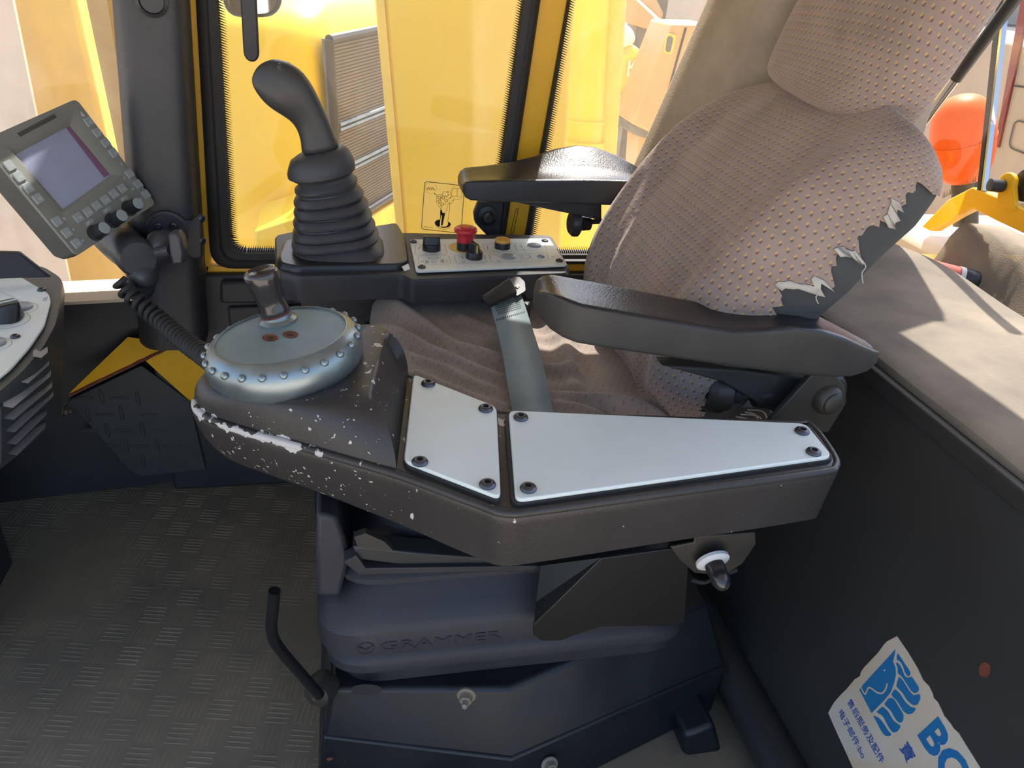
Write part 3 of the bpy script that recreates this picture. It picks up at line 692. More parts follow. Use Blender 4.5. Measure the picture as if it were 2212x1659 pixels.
part('tail_lamp', MB().prism(py_poly([(1360, 205), (1386, 206), (1386, 222), (1362, 222)], YK), (0, 0.3, 0)), MT['white_paint'], t, bevel=0.03)
tb = PY(1349, 182, YK - 0.02); te = PY(1378, 172, YK - 0.02); ex = (te - tb).normalized(); tup = (PY(1356, 120, YK - 0.02) - tb); hh = tup.length
part('lettering', text_mb('KO', frame(tb + tup * 0.5, ex, tup.normalized(), ex.cross(tup.normalized())), hh * 1.28 * 0.62, 0.01), MT['white_paint'], bd, smooth=0)
# big tyre
cw = PY(1382, 132, 8.9); mbw = MB()
t = thing('loader_tyre', 'dark ribbed tyre behind the excavator', 'tyre', V((cw.x, cw.y, cw.z - 0.4)))
part('tread', MB().lathe([(0.18, -0.2), (0.36, -0.2), (0.4, -0.12), (0.4, 0.12), (0.36, 0.2), (0.18, 0.2)], cw, (0.2, -1, 0), 32), MT['black_metal'], t)
lug = MB().box((-0.03, -0.15, -0.02), (0.03, 0.15, 0.03)).mesh('tread_lug', smooth=0); lug.materials.append(MT['beige_wall'])
ax = V((0.2, -1, 0)).normalized()
for k in range(18):
    a = 2 * math.pi * k / 18; rd = V((ax.y, -ax.x, 0)) * math.cos(a) + V((0, 0, 1)) * math.sin(a)
    inst('tread_lug', lug, frame(cw + rd * 0.40, rd.cross(ax), ax, rd), t)
# tan loader boom
YT = 6.3
t = thing('tan_loader_boom', 'tan loader boom slanting down behind the carpeted pillar', 'boom', V((PY(1430, 300, YT).x, YT, GZ)))
bm_ = part('boom', MB().prism(py_poly([(1452, 52), (1545, 55), (1500, 330), (1365, 268)], YT), (0, 0.5, 0)), MT['tan_paint'], t, bevel=0.02)
part('rib', MB().prism(py_poly([(1480, 60), (1484, 60), (1440, 220), (1436, 220)], YT - 0.01), (0, 0.02, 0)), MT['black_metal'], bm_, smooth=0)
part('hole_plate', MB().prism(rounded(py_poly([(1442, 72), (1462, 75), (1452, 118), (1434, 115)], YT - 0.02), 0.03), (0, 0.02, 0)), MT['yellow_faded'], bm_)
part('dark_hole', MB().prism(rounded(py_poly([(1442, 78), (1455, 80), (1448, 114), (1438, 112)], YT - 0.03), 0.04), (0, 0.01, 0)), MT['grille'], bm_)
part('foot', MB().prism(py_poly([(1365, 268), (1500, 295), (1490, 330), (1365, 290)], YT + 0.05), (0, 0.4, 0)), MT['grille'], bm_, bevel=0.02)
part('support', MB().prism([PY(1385, 290, YT + 0.2), PY(1480, 310, YT + 0.2), PZ(1470, 345, GZ) , PZ(1390, 335, GZ)] if False else [PY(1380, 285, YT + 0.2), PY(1480, 310, YT + 0.2), V((PY(1480, 310, YT + 0.2).x, YT + 0.2, GZ)), V((PY(1380, 285, YT + 0.2).x + 0.1, YT + 0.2, GZ))], (0, 0.3, 0)), MT['tan_paint'], t)
t = thing('distant_loader', 'faded tan machine arm high up behind the yellow cylinder', 'loader', V((PY(1385, 40, 8.2).x, 8.2, GZ)))
ar = part('arm', MB().prism(py_poly([(1330, -40), (1400, -40), (1436, 30), (1420, 70), (1340, 45)], 8.2), (0, 0.5, 0)), MT['tan_paint'], t, bevel=0.03)
part('edge_strip', MB().prism(py_poly([(1372, -2), (1378, -4), (1426, 40), (1420, 45)], 8.18), (0, 0.03, 0)), MT['white_paint'], ar)
part('leg', MB().box((PY(1385, 40, 8.2).x, 8.3, GZ), (PY(1385, 40, 8.2).x + 0.3, 8.6, 1.0)), MT['grille'], t)
solo('grey_shed', MB().prism([V((PY(1425, 0, 12).x, 12, GZ)), V((14, 12, GZ)), V((14, 12, 2.2)), V((PY(1425, 0, 12).x, 12, 2.2))], (0, 1, 0)), MT['beige_wall'], 'pale grey-beige wall far behind the loader', 'wall', smooth=0)
# beige bodywork behind the rear window
XB = 4.6
t = thing('beige_truck', 'pale beige panelled vehicle side standing behind the rear window', 'vehicle', V((XB, 4.0, GZ)))
bw = part('side_panel', MB().prism([V((XB, 0.5, GZ)), V((XB, 8.5, GZ)), V((XB, 8.5, PX(2140, 85, XB).z)), V((XB, 0.5, PX(2140, 85, XB).z))], (1.5, 0, 0)), MT['truck'], t, bevel=0.02)
st = [PX(2148, 318, XB - 0.02), PX(2156, 318, XB - 0.02), PX(2225, 0, XB - 0.02), PX(2205, 0, XB - 0.02)]
part('red_stripe', MB().prism(st, (0.02, 0, 0)), MT['dark_red'], bw, smooth=0)
hx = (-1, 0, 0)
part('flap_outline', stroke(rounded([PX(2192, 259, XB - 0.01), PX(2260, 275, XB - 0.01), PX(2250, 345, XB - 0.01), PX(2178, 318, XB - 0.01)], 0.05), 0.012, hx, closed=True), MT['black_metal'], bw, smooth=0)
part('panel_seam', stroke([PX(2190, 185, XB - 0.01), PX(2240, 192, XB - 0.01)], 0.012, hx), MT['black_metal'], bw, smooth=0)
solo('blue_container', MB().box((9, 5, GZ), (12, 12, PX(2160, 62, 9).z)), MT['paint_dark'], 'dark blue container far away beyond the beige vehicle', 'container', smooth=0)
# ------------------------------------------------------------------ seat pedestal
t = thing('seat_pedestal', 'dark blue-black sheet metal pedestal under the seat suspension', 'pedestal', (0.22, 0.9, 0.0))
A, B, C_ = PZ(697, 1592, 0.11), PZ(1105, 1641, 0.11), PZ(1566, 1440, 0.11)
ridge = [A, B, C_, V((C_.x, 1.15, 0.11)), V((A.x, 1.15, 0.11))]
topp = [PZ(716, 1490, 0.205), V((B.x, PZ(716, 1490, 0.205).y - 0.03, 0.205)), PZ(1530, 1300, 0.205), V((0.56, 1.14, 0.205)), V((A.x + 0.01, 1.14, 0.205))]
flo = [V((p.x, p.y, 0)) + V((-0.012 if k in (0, 4) else 0, -0.012 if k < 2 else 0, 0)) for k, p in enumerate(ridge)]
part('upper_box', MB().hull2(ridge, topp), MT['paint_dark'], t, bevel=0.006, seg=3)
part('skirt', MB().hull2(flo, [p + V((0, 0, 0.001)) for p in ridge]), MT['paint_dark'], t, bevel=0.004, seg=3)
nface = (B - A).cross(topp[0] - A).normalized()
if nface.y > 0: nface = -nface
BOLT = hexbolt_mesh(0.0085, 0.016, MT['dust'])
pf = lambda px, py: PP(px, py, A, nface)
inst('bolt', BOLT, nframe(pf(1008, 1500), nface), t)
inst('bolt', BOLT, nframe(PY(1186, 1650, B.y + 0.01), (0.1, -1, 0.3)), t)
inst('bolt', BOLT, nframe(PY(1486, 1650, 0.70), (0.1, -1, 0.3)), t)
hole = [pf(792 + 34 * math.cos(a), 1489 + 12 * math.sin(a)) + nface * 0.0008 for a in [2 * math.pi * k / 16 for k in range(16)]]
part('slot_hole', plate(hole), MT['rubber'], t, smooth=0, fix=False)
for (cx, cy, r) in ((712, 1640, 9), (892, 1618, 7), (748, 1646, 6)):
    c = PY(cx, cy, A.y - 0.014); pts = [c + V((r * 0.0005 * math.cos(a) * (1 + 0.3 * noise.noise(V((cx, a, 0)))), 0, r * 0.0004 * math.sin(a))) for a in [2 * math.pi * k / 10 for k in range(10)]]
    part('rust_spot', plate(pts), MT['rust'], t, smooth=0, fix=False)
bx = MB().prism([PY(1478, 1590, 0.70), PY(1545, 1565, 0.70), PY(1580, 1700, 0.70), PY(1478, 1700, 0.70)], (0, 0.08, 0))
part('side_bracket', bx, MT['paint_dark'], t, bevel=0.008)
part('hose', MB().tube(spline([PY(1470, 1700, 0.71), PY(1460, 1640, 0.72), PY(1470, 1585, 0.74), PY(1500, 1545, 0.78), PY(1545, 1505, 0.85)], 6), 0.009, 12), MT['rubber'], t)
# ------------------------------------------------------------------ operator seat
seat = thing('operator_seat', 'operator seat with torn patterned taupe fabric, armrests and a black suspension base', 'seat', (0.22, 1.08, 0.205))
# suspension bellows
def rr_ring(x0, x1, y0, y1, r, z, o, n=6):
    return rounded([V((x0 - o, y0 - o, z)), V((x1 + o, y0 - o, z)), V((x1 + o, y1 + o, z)), V((x0 - o, y1 + o, z))], r, n)
prof = [(-.060, .462), (-.055, .425), (-.024, .402), (-.016, .394), (-.016, .386), (-.03, .380), (-.034, .376), (-.012, .352), (.004, .338), (.010, .326), (.010, .288), (.004, .282), (-.014, .279), (-.002, .268), (.002, .260), (.002, .246), (-.004, .240), (-.016, .237), (-.016, .206)]
rings = [rr_ring(-0.048, 0.448 + 0.04 * sm(0.30, 0.20, z), 0.722, 1.12, 0.06, z, o) for o, z in prof]
sus = part('suspension_bellows', MB().loft(rings), MT['bellow'], seat, smooth=28)
yl = 0.722 - 0.010
ZLG = 0.303
lx0, lx1 = PY(822, 1400, yl), PY(1082, 1385, yl)
ex = (lx1 - lx0).normalized(); ez = V((0, 0, 1)); ex = V((ex.x, 0, 0)).normalized()
tm = text_mb('GRAMMER', frame(V((lx0.x, yl, ZLG)), ex, ez, ex.cross(ez)), 0.0222, 0.0012)
wv = [p.x for p in tm.v]; k = (lx1.x - lx0.x) / (max(wv) - min(wv))
for p in tm.v: p.x = lx0.x + (p.x - min(wv)) * k
part('embossed_lettering', tm, MT['bellow'], sus, smooth=0)
ec = V((PY(790, 1400, yl).x, yl, ZLG)); er = 0.0105
mb = MB().add([], []); 
mb = stroke([ec + V((er * math.cos(a), 0, er * math.sin(a))) for a in [2 * math.pi * k / 24 for k in range(24)]], 0.0012, (0, -1, 0), thick=0.001, closed=True)
for a0, sgn in ((0, 1), (0, -1)):
    for k in range(3):
        f = 0.0025 + 0.003 * k
        mb = join(mb, stroke([ec + V((sgn * 0.0008 * (k + 1), 0, -er * 0.8)), ec + V((sgn * 0.001 * (k + 1), 0, -0.001)), ec + V((sgn * (0.002 + f), 0, 0.002 + 0.0015 * k))], 0.0009, (0, -1, 0), thick=0.001))
part('embossed_emblem', mb, MT['bellow'], sus, smooth=0)
# frame pieces between suspension and cushion
part('seat_pan', MB().box((0.02, 0.80, 0.458), (0.46, 1.28, 0.505)), MT['black_metal'], seat, bevel=0.006)
part('front_cover', MB().prism([PY(683, 1110, 0.75), PY(728, 1118, 0.75), PY(757, 1200, 0.75), PY(735, 1290, 0.75), PY(682, 1290, 0.75)], (0, 0.3, 0)), MT['bellow'], seat, bevel=0.006)
part('slide_rail', MB().prism([PY(762, 1180, 0.735), PY(900, 1195, 0.735), PY(1170, 1215, 0.735), PY(1170, 1240, 0.735), PY(925, 1228, 0.735), PY(772, 1208, 0.735)], (0, 0.03, 0)), MT['paint_black'], seat, bevel=0.002)
part('side_rail', MB().prism([PY(742, 1215, 0.728), PY(775, 1242, 0.728), PY(1180, 1232, 0.728), PY(1180, 1222, 0.728), PY(790, 1228, 0.728), PY(770, 1200, 0.728)], (0, 0.02, 0)), MT['black_metal'], seat, bevel=0.001)
fr = [PY(x, y, 0.728) for x, y in ((765, 1160), (790, 1152), (830, 1170), (850, 1190), (800, 1186), (772, 1182))]
o = part('torn_fabric', MB().prism(fr, (0, 0.01, 0)), MT['armside'], seat, smooth=0)
# front adjusting lever
lev = spline([PY(593, 1276, 0.705), PY(590, 1310, 0.705), PY(586, 1352, 0.705), PY(592, 1382, 0.705), PY(612, 1412, 0.705), PY(652, 1458, 0.71), PY(690, 1502, 0.715)], 5)
part('adjusting_lever', MB().tube(lev, 0.0072, 14), MT['lever'], seat)
part('lever_boss', MB().lathe([(0.0001, -0.01), (0.02, -0.01), (0.022, 0.0), (0.018, 0.02), (0.0001, 0.03)], PY(698, 1482, 0.74), (-0.5, -1, 0.2)), MT['bracket_dark'], seat)
# side plate under the console
pl = [(1298, 1206), (1490, 1180), (1480, 1345), (1440, 1352), (1300, 1354), (1255, 1368), (1212, 1384), (1170, 1385), (1152, 1372), (1152, 1350)]
sp = part('side_plate', MB().prism([PY(x, y, 0.675) for x, y in pl], (0, 0.004, 0)), MT['plate_black'], seat, bevel=0.0015)
a, b, c = PY(1298, 1205, 0.675), PY(1153, 1350, 0.675), PY(1168, 1222, 0.72)
part('folded_edge', MB().prism([a, b, PY(1158, 1300, 0.70), c, PY(1290, 1205, 0.70)], (0.002, 0.003, 0.002)), MT['plate_black'], sp, smooth=0)
# clip bracket with white washer and dark domed pin
clip = [(1448, 1182), (1500, 1172), (1500, 1160), (1632, 1150), (1634, 1175), (1605, 1218), (1560, 1245), (1500, 1238), (1470, 1212)]
cb = part('clip_bracket', MB().prism([PY(x, y, 0.672) for x, y in clip], (0, 0.004, 0)), MT['bracket_dark'], seat, bevel=0.0015)
c = PY(1538, 1208, 0.664); axn = V((0.05, -1, -0.35)).normalized()
part('white_washer', MB().lathe([(0.0105, 0), (0.0215, 0), (0.0215, 0.004), (0.016, 0.007), (0.0105, 0.007)], c, axn, 28), MT['white_plastic'], cb)
part('domed_pin', MB().lathe([(0.012, 0.0), (0.0125, 0.018), (0.0115, 0.021), (0.0125, 0.024), (0.0115, 0.033), (0.008, 0.039), (0.004, 0.042), (0.0001, 0.0425)], c, axn, 24), MT['knob_gloss'], cb)
part('cable', MB().tube(spline([PY(1492, 1252, 0.70), PY(1520, 1258, 0.70), PY(1550, 1246, 0.69), PY(1590, 1232, 0.70)], 6), 0.003, 8), MT['rubber'], cb)
# cushion
X0, X1, Y0, Y1 = 0.022, 0.492, 0.858, 1.318
cxm, cym, hx_, hy_ = (X0 + X1) / 2, (Y0 + Y1) / 2, (X1 - X0) / 2, (Y1 - Y0) / 2
folds = [([(835, 662), (900, 700), (975, 745), (1080, 775), (1230, 800)], .016, .012), ([(790, 700), (880, 740), (1010, 795), (1180, 850), (1440, 900)], .014, .012),
         ([(850, 770), (960, 800), (1100, 850), (1300, 905)], .012, .008), ([(1180, 860), (1300, 880), (1450, 905)], .010, .008), ([(900, 820), (1000, 850), (1080, 890)], .010, .006),
         ([(1000, 690), (1090, 720), (1240, 730)], .014, .006), ([(1200, 700), (1230, 760), (1240, 830)], .018, .010)]
folds = [([PZ(x, y, 0.535) for x, y in p], w, h) for p, w, h in folds]
def seg_d(p, a, b):
    ab = b - a; t = max(0, min(1, (p - a).dot(ab) / ab.length_squared)); return (p - a - ab * t).length, t
def cushion_top(x, y, a, b):
    z = 0.534 + 0.016 * sm(0.55, 0.95, abs(b)) - 0.012 * sm(0.1, 1.0, a) + 0.010 * math.exp(-((a + 0.75) / 0.3) ** 2)
    p = V((x, y, 0))
    for P_, w, h in folds:
        d = min(seg_d(p, V((q.x, q.y, 0)), V((r.x, r.y, 0)))[0] for q, r in zip(P_, P_[1:]))
        z += h * math.exp(-(d / w) ** 2) - h * 0.4 * math.exp(-((d - w * 1.6) / w) ** 2)
    z += 0.004 * noise.noise(V((x * 9, y * 16, 0)))
    return z
NU = NV = 110
mb = MB(); mb.uv = []
R_ = 0.045
def cush_pt(i, j):
    a, b = -1 + 2 * i / NU, -1 + 2 * j / NV
    x = cxm + hx_ * a * math.sqrt(1 - 0.10 * b * b); y = cym + hy_ * b * math.sqrt(1 - 0.10 * a * a)
    d = min((1 - abs(a)) * hx_, (1 - abs(b)) * hy_)
    drop = R_ - math.sqrt(max(0, R_ * R_ - (R_ - min(d, R_)) ** 2))
    return V((x, y, cushion_top(x, y, a, b) - drop)), (x, y)
for j in range(NV + 1):
    for i in range(NU + 1):
        p, u = cush_pt(i, j); mb.v.append(p); mb.uv.append(u)
mb.f = [(j * (NU + 1) + i, j * (NU + 1) + i + 1, (j + 1) * (NU + 1) + i + 1, (j + 1) * (NU + 1) + i) for j in range(NV) for i in range(NU)]
edge = [(i, 0) for i in range(NU)] + [(NU, j) for j in range(NV)] + [(i, NV) for i in range(NU, 0, -1)] + [(0, j) for j in range(NV, 0, -1)]
base = len(mb.v); acc = 0
for k, (i, j) in enumerate(edge):
    p = mb.v[j * (NU + 1) + i]; mb.v.append(V((p.x, p.y, 0.445 + 0.01 * noise.noise(V((k * 0.07, 0, 0)))))); mb.uv.append((p.x + p.y, p.y - 0.09))
ne = len(edge)
for k in range(ne):
    i, j = edge[k]; i2, j2 = edge[(k + 1) % ne]
    mb.f.append((j * (NU + 1) + i, base + k, base + (k + 1) % ne, j2 * (NU + 1) + i2))
mb.f.append(tuple(range(base, base + ne)))
part('cushion', mb, MT['cush_fab'], seat, smooth=60)
# backrest
FR = [(0.0, (.452, .490)), (0.12, (.446, .56)), (0.30, (.462, .665)), (0.5, (.512, .765)), (0.7, (.580, .855)), (0.88, (.652, .925)), (1.0, (.700, .968))]
FRp = spline([V((p[0], 0, p[1])) for _, p in FR], 10)
def fr_at(v):
    f = v * (len(FRp) - 1); k = min(int(f), len(FRp) - 2); p = FRp[k] + (FRp[k + 1] - FRp[k]) * (f - k)
    t_ = (FRp[min(k + 2, len(FRp) - 1)] - FRp[max(k - 1, 0)]).normalized(); n = V((-t_.z, 0, t_.x)); return p, n, t_
BYC = 1.088
def back_sec(v, th, grow=0.0):
    p, n, t_ = fr_at(v)
    W = interp([(0, .205), (.08, .222), (.3, .238), (.6, .240), (.78, .232), (.88, .212), (.95, .18), (1, .13)], v) + grow
    if math.cos(th) < 0: W += interp([(.5, 0), (.65, .010), (.78, .022), (.9, .046), (.96, .056), (1, .05)], v)
    T = interp([(0, .07), (.06, .11), (.3, .165), (.6, .165), (.8, .14), (.93, .10), (1, .05)], v) + grow
    c, s_ = math.cos(th), math.sin(th)
    sy = W * sgp(c, 0.50); q = sgp(s_, 0.62)
    off = -T / 2 + (T / 2) * q
    u = sy / W
    if s_ < 0 and u > 0: off += 0.03 * -s_
    if s_ > 0:
        wgt = s_
        off += wgt * (0.042 * sm(0.50, 0.80, abs(u)) * interp([(0, .4), (.25, 1), (.65, 1), (.85, .3), (1, 0)], v) + grow)
        off += wgt * 0.012 * math.exp(-((v - 0.28) / 0.16) ** 2) * (1 - u * u)
        fold = 0
        for u0, wd, h, va, vb in ((0.52, .045, .007, .12, .5), (0.36, .04, .006, .1, .42), (0.2, .05, .005, .08, .35), (0.66, .035, .006, .2, .55), (-.35, .05, .005, .05, .3)):
            fold += h * math.exp(-((u - u0 - 0.25 * (v - .25)) / wd) ** 2) * sm(va - .06, va + .06, v) * (1 - sm(vb - .1, vb + .1, v))
        off += wgt * fold
    q_ = p + n * off
    z_drop = (0.030 if u > 0 else 0.012) * sm(0.75, 1.0, v) * abs(u) ** 2
    return V((q_.x, BYC + sy, q_.z - z_drop)), (0, v * 0.62)
ARC = [0.0]
for k_ in range(1, 361):
    ARC.append(ARC[-1] + (back_sec(0.5, math.radians(k_ - 60))[0] - back_sec(0.5, math.radians(k_ - 61))[0]).length)
def arc_u(th):
    f = math.degrees(th) + 60; k_ = max(0, min(359, int(f))); return ARC[k_] + (ARC[k_ + 1] - ARC[k_]) * (f - k_)
NS, NVb = 72, 60
mb = MB().loft([[back_sec(j / NVb, 2 * math.pi * k / NS, 0.002)[0] for k in range(NS)] for j in range(NVb + 1)])
bk = part('backrest', mb, MT['foam'], seat, smooth=60, label='dark grey foam backrest showing along its torn edge')
mb = MB(); mb.uv = []
NT, NVc = 110, 130
for j in range(NVc + 1):
    v = j / NVc
    rag = 0.20 + 0.16 * sm(0.45, 0.15, v) + 0.30 * max(0, noise.noise(V((v * 9, 3.1, 0)))) + 0.10 * noise.noise(V((v * 38, 1.7, 0))) + 0.05 * noise.noise(V((v * 120, 0.7, 0)))
    if v > 0.86: rag *= max(0.0, 1 - (v - 0.86) / 0.08)
    th0, th1 = math.radians(-35), math.pi + 0.30 - 1.5 * rag + (math.radians(50) * sm(0.86, 0.95, v))
    if v < 0.10: th1 = math.pi + 0.3 - 0.3 * max(0, noise.noise(V((v * 60, 5, 0))))
    for i in range(NT + 1):
        th = th0 + (th1 - th0) * i / NT
        p, uv_ = back_sec(v, th, 0.0065); arc = th
        mb.v.append(p); mb.uv.append((arc_u(th), uv_[1]))
mb.f = [(j * (NT + 1) + i, j * (NT + 1) + i + 1, (j + 1) * (NT + 1) + i + 1, (j + 1) * (NT + 1) + i) for j in range(NVc) for i in range(NT)]
cap = len(mb.v)
mb.f.append(tuple(range(NVc * (NT + 1), (NVc + 1) * (NT + 1))))
mb_cov = mb
cov = part('backrest_cover', mb, MT['seat_fab'], seat, smooth=60, label='taupe fabric backrest cover with small yellow and red flecks')
# frayed flaps along the torn side
def edge_pt(v):
    j = int(v * NVc); return mb_cov.v[j * (NT + 1) + NT], mb_cov.v[j * (NT + 1) + NT - 3]
def flap(v0, v1, ln, seed, m=None):
    A_, B_ = [], []
    n = 9
    for k in range(n + 1):
        v = v0 + (v1 - v0) * k / n; e, q = edge_pt(v); d = (e - q).normalized()
        A_.append(q + (e - q) * 0.3 + V((0.0015, -0.0015, 0)))
        w = ln * (0.35 + 0.65 * math.sin(math.pi * (k + .3) / (n + .6))) * (0.75 + 0.6 * noise.noise(V((k * 1.3, seed, 0))))
        B_.append(e + d * w + V((0.003, -0.003, -0.002)) * (0.5 + noise.noise(V((k * .9, seed + 4, 0)))))
    pts = A_ + B_[::-1]
    mbf = MB(); nn = n + 1
    mbf.add(A_ + B_, [(k, k + 1, nn + k + 1, nn + k) for k in range(n)])
    o = part('frayed_flap', mbf, m or MT['lint'], cov, smooth=60, fix=False)
    md = o.modifiers.new('thick', 'SOLIDIFY'); md.thickness = 0.0012
flap(.74, .78, .016, 1); flap(.63, .66, .010, 2); flap(.50, .57, .010, 3); flap(.42, .45, .006, 4); flap(.26, .285, .008, 5)
for v0, ln in ((.66, .03), (.45, .02), (.56, .025)):
    e, q = edge_pt(v0)
    part('loose_thread', MB().tube(spline([e, e + V((.006, -.004, -.008)), e + V((.002, -.006, -.016)), e + V((.008, -.006, -ln))], 6), 0.0007, 6), MT['lint'], cov)
# headrest
HR = spline([V((.675, 0, .940)), V((.682, 0, .965)), V((.705, 0, 1.03)), V((.738, 0, 1.12)), (V((.775, 0, 1.22))), V((.815, 0, 1.32))], 8)
def head_sec(v, th):
    f = v * (len(HR) - 1); k = min(int(f), len(HR) - 2); p = HR[k] + (HR[k + 1] - HR[k]) * (f - k)
    t_ = (HR[k + 1] - HR[k]).normalized(); n = V((-t_.z, 0, t_.x))
    W = .174 * interp([(0, .40), (.03, .58), (.08, .73), (.16, .86), (.26, .94), (.4, .99), (.6, 1), (.85, .96), (.95, .8), (1, .5)], v)
    T = .135 * interp([(0, .45), (.04, .75), (.1, .92), (.2, 1), (.85, 1), (.96, .7), (1, .3)], v)
    c, s_ = math.cos(th), math.sin(th)
    sy = W * sgp(c, .7); off = 0.036 + (T / 2) * (sgp(s_, .7) - 1)
    lift = 0.022 * (1 - sm(0, .3, v)) * (sy / 0.2)
    q_ = p + n * off; return V((q_.x, 1.090 + sy, q_.z + lift)), (sy, v * 0.42)
HARC = [0.0]
for k_ in range(1, 65): HARC.append(HARC[-1] + (head_sec(.5, 2 * math.pi * k_ / 64)[0] - head_sec(.5, 2 * math.pi * (k_ - 1) / 64)[0]).length)
mb = MB(); mb.uv = []
rings = []
for j in range(57):
    rings.append([head_sec(j / 56, 2 * math.pi * k / 64)[0] for k in range(65)])
    mb.uv += [(HARC[k], j / 56 * .42) for k in range(65)]
mb.loft(rings, closed=False)
part('headrest', mb, MT['seat_fab'], seat, smooth=60)
# armrests
def two_mat(o, m_top, m_side, zlim=0.55):
    me = o.data; me.materials.clear(); me.materials.append(m_side); me.materials.append(m_top)
    for p in me.polygons: p.material_index = 1 if p.normal.z > zlim else 0
def arm_section(x, zt, zb, y0, y1, hump=0.0, e=0.20, n=48, dish=0.004):
    out = []
    for k in range(n):
        a = 2 * math.pi * k / n; c, s_ = math.cos(a), math.sin(a)
        y = (y0 + y1) / 2 + (y1 - y0) / 2 * sgp(c, e); z = (zt + zb) / 2 + (zt - zb) / 2 * sgp(s_, e)
        u = (y - y0) / (y1 - y0)
        if s_ > 0: z += hump * sm(0.2, 0.9, u) - dish * math.sin(math.pi * min(1, max(0, u))) ** 2
        out.append(V((x, y, z)))
    return out
near = [(.226, .734, .712, .858, .878), (.230, .742, .706, .842, .886), (.238, .747, .700, .822, .890), (.250, .748, .696, .806, .893), (.266, .745, .692, .798, .894), (.31, .737, .684, .796, .894), (.36, .727, .675, .796, .894), (.42, .715, .664, .797, .894), (.47, .706, .655, .797, .892), (.51, .708, .648, .797, .89), (.55, .711, .641, .797, .888), (.59, .706, .636, .797, .884), (.63, .694, .632, .798, .878), (.66, .681, .631, .800, .87), (.685, .670, .636, .805, .86), (.700, .664, .645, .812, .85), (.706, .660, .652, .82, .84)]
mb = MB().loft([arm_section(*r) for r in near])
an = part('armrest', mb, MT['armrest'], seat, smooth=50, label='black vinyl armrest above the steering console'); two_mat(an, MT['armrest'], MT['armside'])
far = [(.198, .738, .724, 1.335, 1.40, 0), (.203, .745, .716, 1.328, 1.41, 0), (.212, .748, .712, 1.324, 1.415, 0.002), (.25, .750, .710, 1.324, 1.418, .004), (.30, .752, .710, 1.324, 1.42, .010), (.34, .753, .710, 1.324, 1.42, .020), (.38, .754, .709, 1.324, 1.42, .034), (.42, .755, .708, 1.324, 1.42, .041), (.46, .755, .707, 1.324, 1.42, .038), (.50, .754, .706, 1.326, 1.418, .026), (.54, .75, .705, 1.33, 1.412, .012), (.57, .74, .71, 1.34, 1.40, 0)]
mb = MB().loft([arm_section(x, zt, zb, a, b, h) for x, zt, zb, a, b, h in far])
af = part('armrest', mb, MT['armrest'], seat, smooth=50, label='black vinyl armrest beside the window'); two_mat(af, MT['armrest'], MT['plastic'])
# brackets of the armrest beside the window
part('armrest_bracket', MB().prism([PY(x, y, 1.345) for x, y in ((1090, 432), (1300, 436), (1300, 478), (1270, 470), (1180, 452))], (0, 0.02, 0)), MT['plastic'], af, bevel=0.003)
ak = part('armrest_knob', MB().lathe([(0.0001, 0), (0.020, 0), (0.025, 0.006), (0.025, 0.014), (0.014, 0.022), (0.012, 0.04), (0.0001, 0.04)], PY(1232, 482, 1.36), (1, 0.1, -0.05), 20), MT['plastic_smooth'], af)
part('knob_bolt', MB().tube([PY(1262, 480, 1.36), PY(1300, 478, 1.36)], 0.005, 10), MT['black_metal'], af)
# brackets of the armrest above the console
br = [(1428, 790), (1600, 800), (1800, 826), (1760, 850), (1700, 908), (1668, 890), (1560, 826)]
part('armrest_bracket', MB().prism([PY(x, y, 0.835) for x, y in br], (0, 0.03, 0)), MT['armside'], an, bevel=0.003)
pv = PY(1772, 858, 0.835)
part('pivot_boss', MB().lathe([(0.0001, 0), (0.038, 0), (0.040, 0.005), (0.040, 0.022), (0.034, 0.028), (0.0001, 0.028)], pv + V((0, 0.02, 0)), (0.12, -1, 0.05), 28), MT['bracket_dark'], an)
pp = [(1640, 935), (1668, 905), (1768, 795), (1800, 800), (1826, 835), (1830, 870), (1790, 935)]
part('pivot_plate', MB().prism([PY(x, y, 0.80) for x, y in pp], (0, 0.01, 0)), MT['bracket_dark'], an, bevel=0.002)
pb = PY(1786, 862, 0.80)
part('pivot_bolt', MB().lathe([(0.0001, -0.004), (0.0215, -0.004), (0.0215, 0.004), (0.019, 0.010), (0.0155, 0.012), (0.0150, 0.0150), (0.011, 0.018), (0.0001, 0.019)], pb, (0.15, -1, 0.0), 24), MT['bracket_dark'], an)
c = PY(1545, 845, 0.862); axk = V((1, -0.12, -0.02)).normalized()
part('adjusting_knob', MB().lathe([(0.0001, -0.014), (0.020, -0.014), (0.030, -0.006), (0.031, 0.006), (0.027, 0.018), (0.020, 0.023), (0.016, 0.024), (0.0155, 0.036), (0.0001, 0.037)], c, axk, 12), MT['bracket_dark'], an, smooth=30)
th = MB()
prof = [(0.0001, 0.034)]
for k in range(9): prof += [(0.0085, 0.036 + k * 0.0026), (0.0074, 0.0373 + k * 0.0026)]
prof.append((0.0001, 0.062))
part('threaded_bolt', MB().lathe(prof, c, axk, 16), MT['dust'], an, smooth=0)
part('lock_nut', MB().lathe([(0.0001, 0.058), (0.020, 0.058), (0.0215, 0.062), (0.0205, 0.080), (0.013, 0.084), (0.012, 0.10), (0.0001, 0.10)], c, axk, 14), MT['bracket_dark'], an, smooth=30)
part('foam_lump', MB().ball(PY(1678, 872, 0.855), 0.02, 14, 8, (1.0, 0.6, 0.8)), MT['foam'], seat, smooth=60)
part('side_lining', MB().prism([PY(x, y, 0.88) for x, y in ((1560, 880), (1740, 880), (1740, 960), (1540, 960))], (0, 0.02, 0)), MT['rubber'], seat)
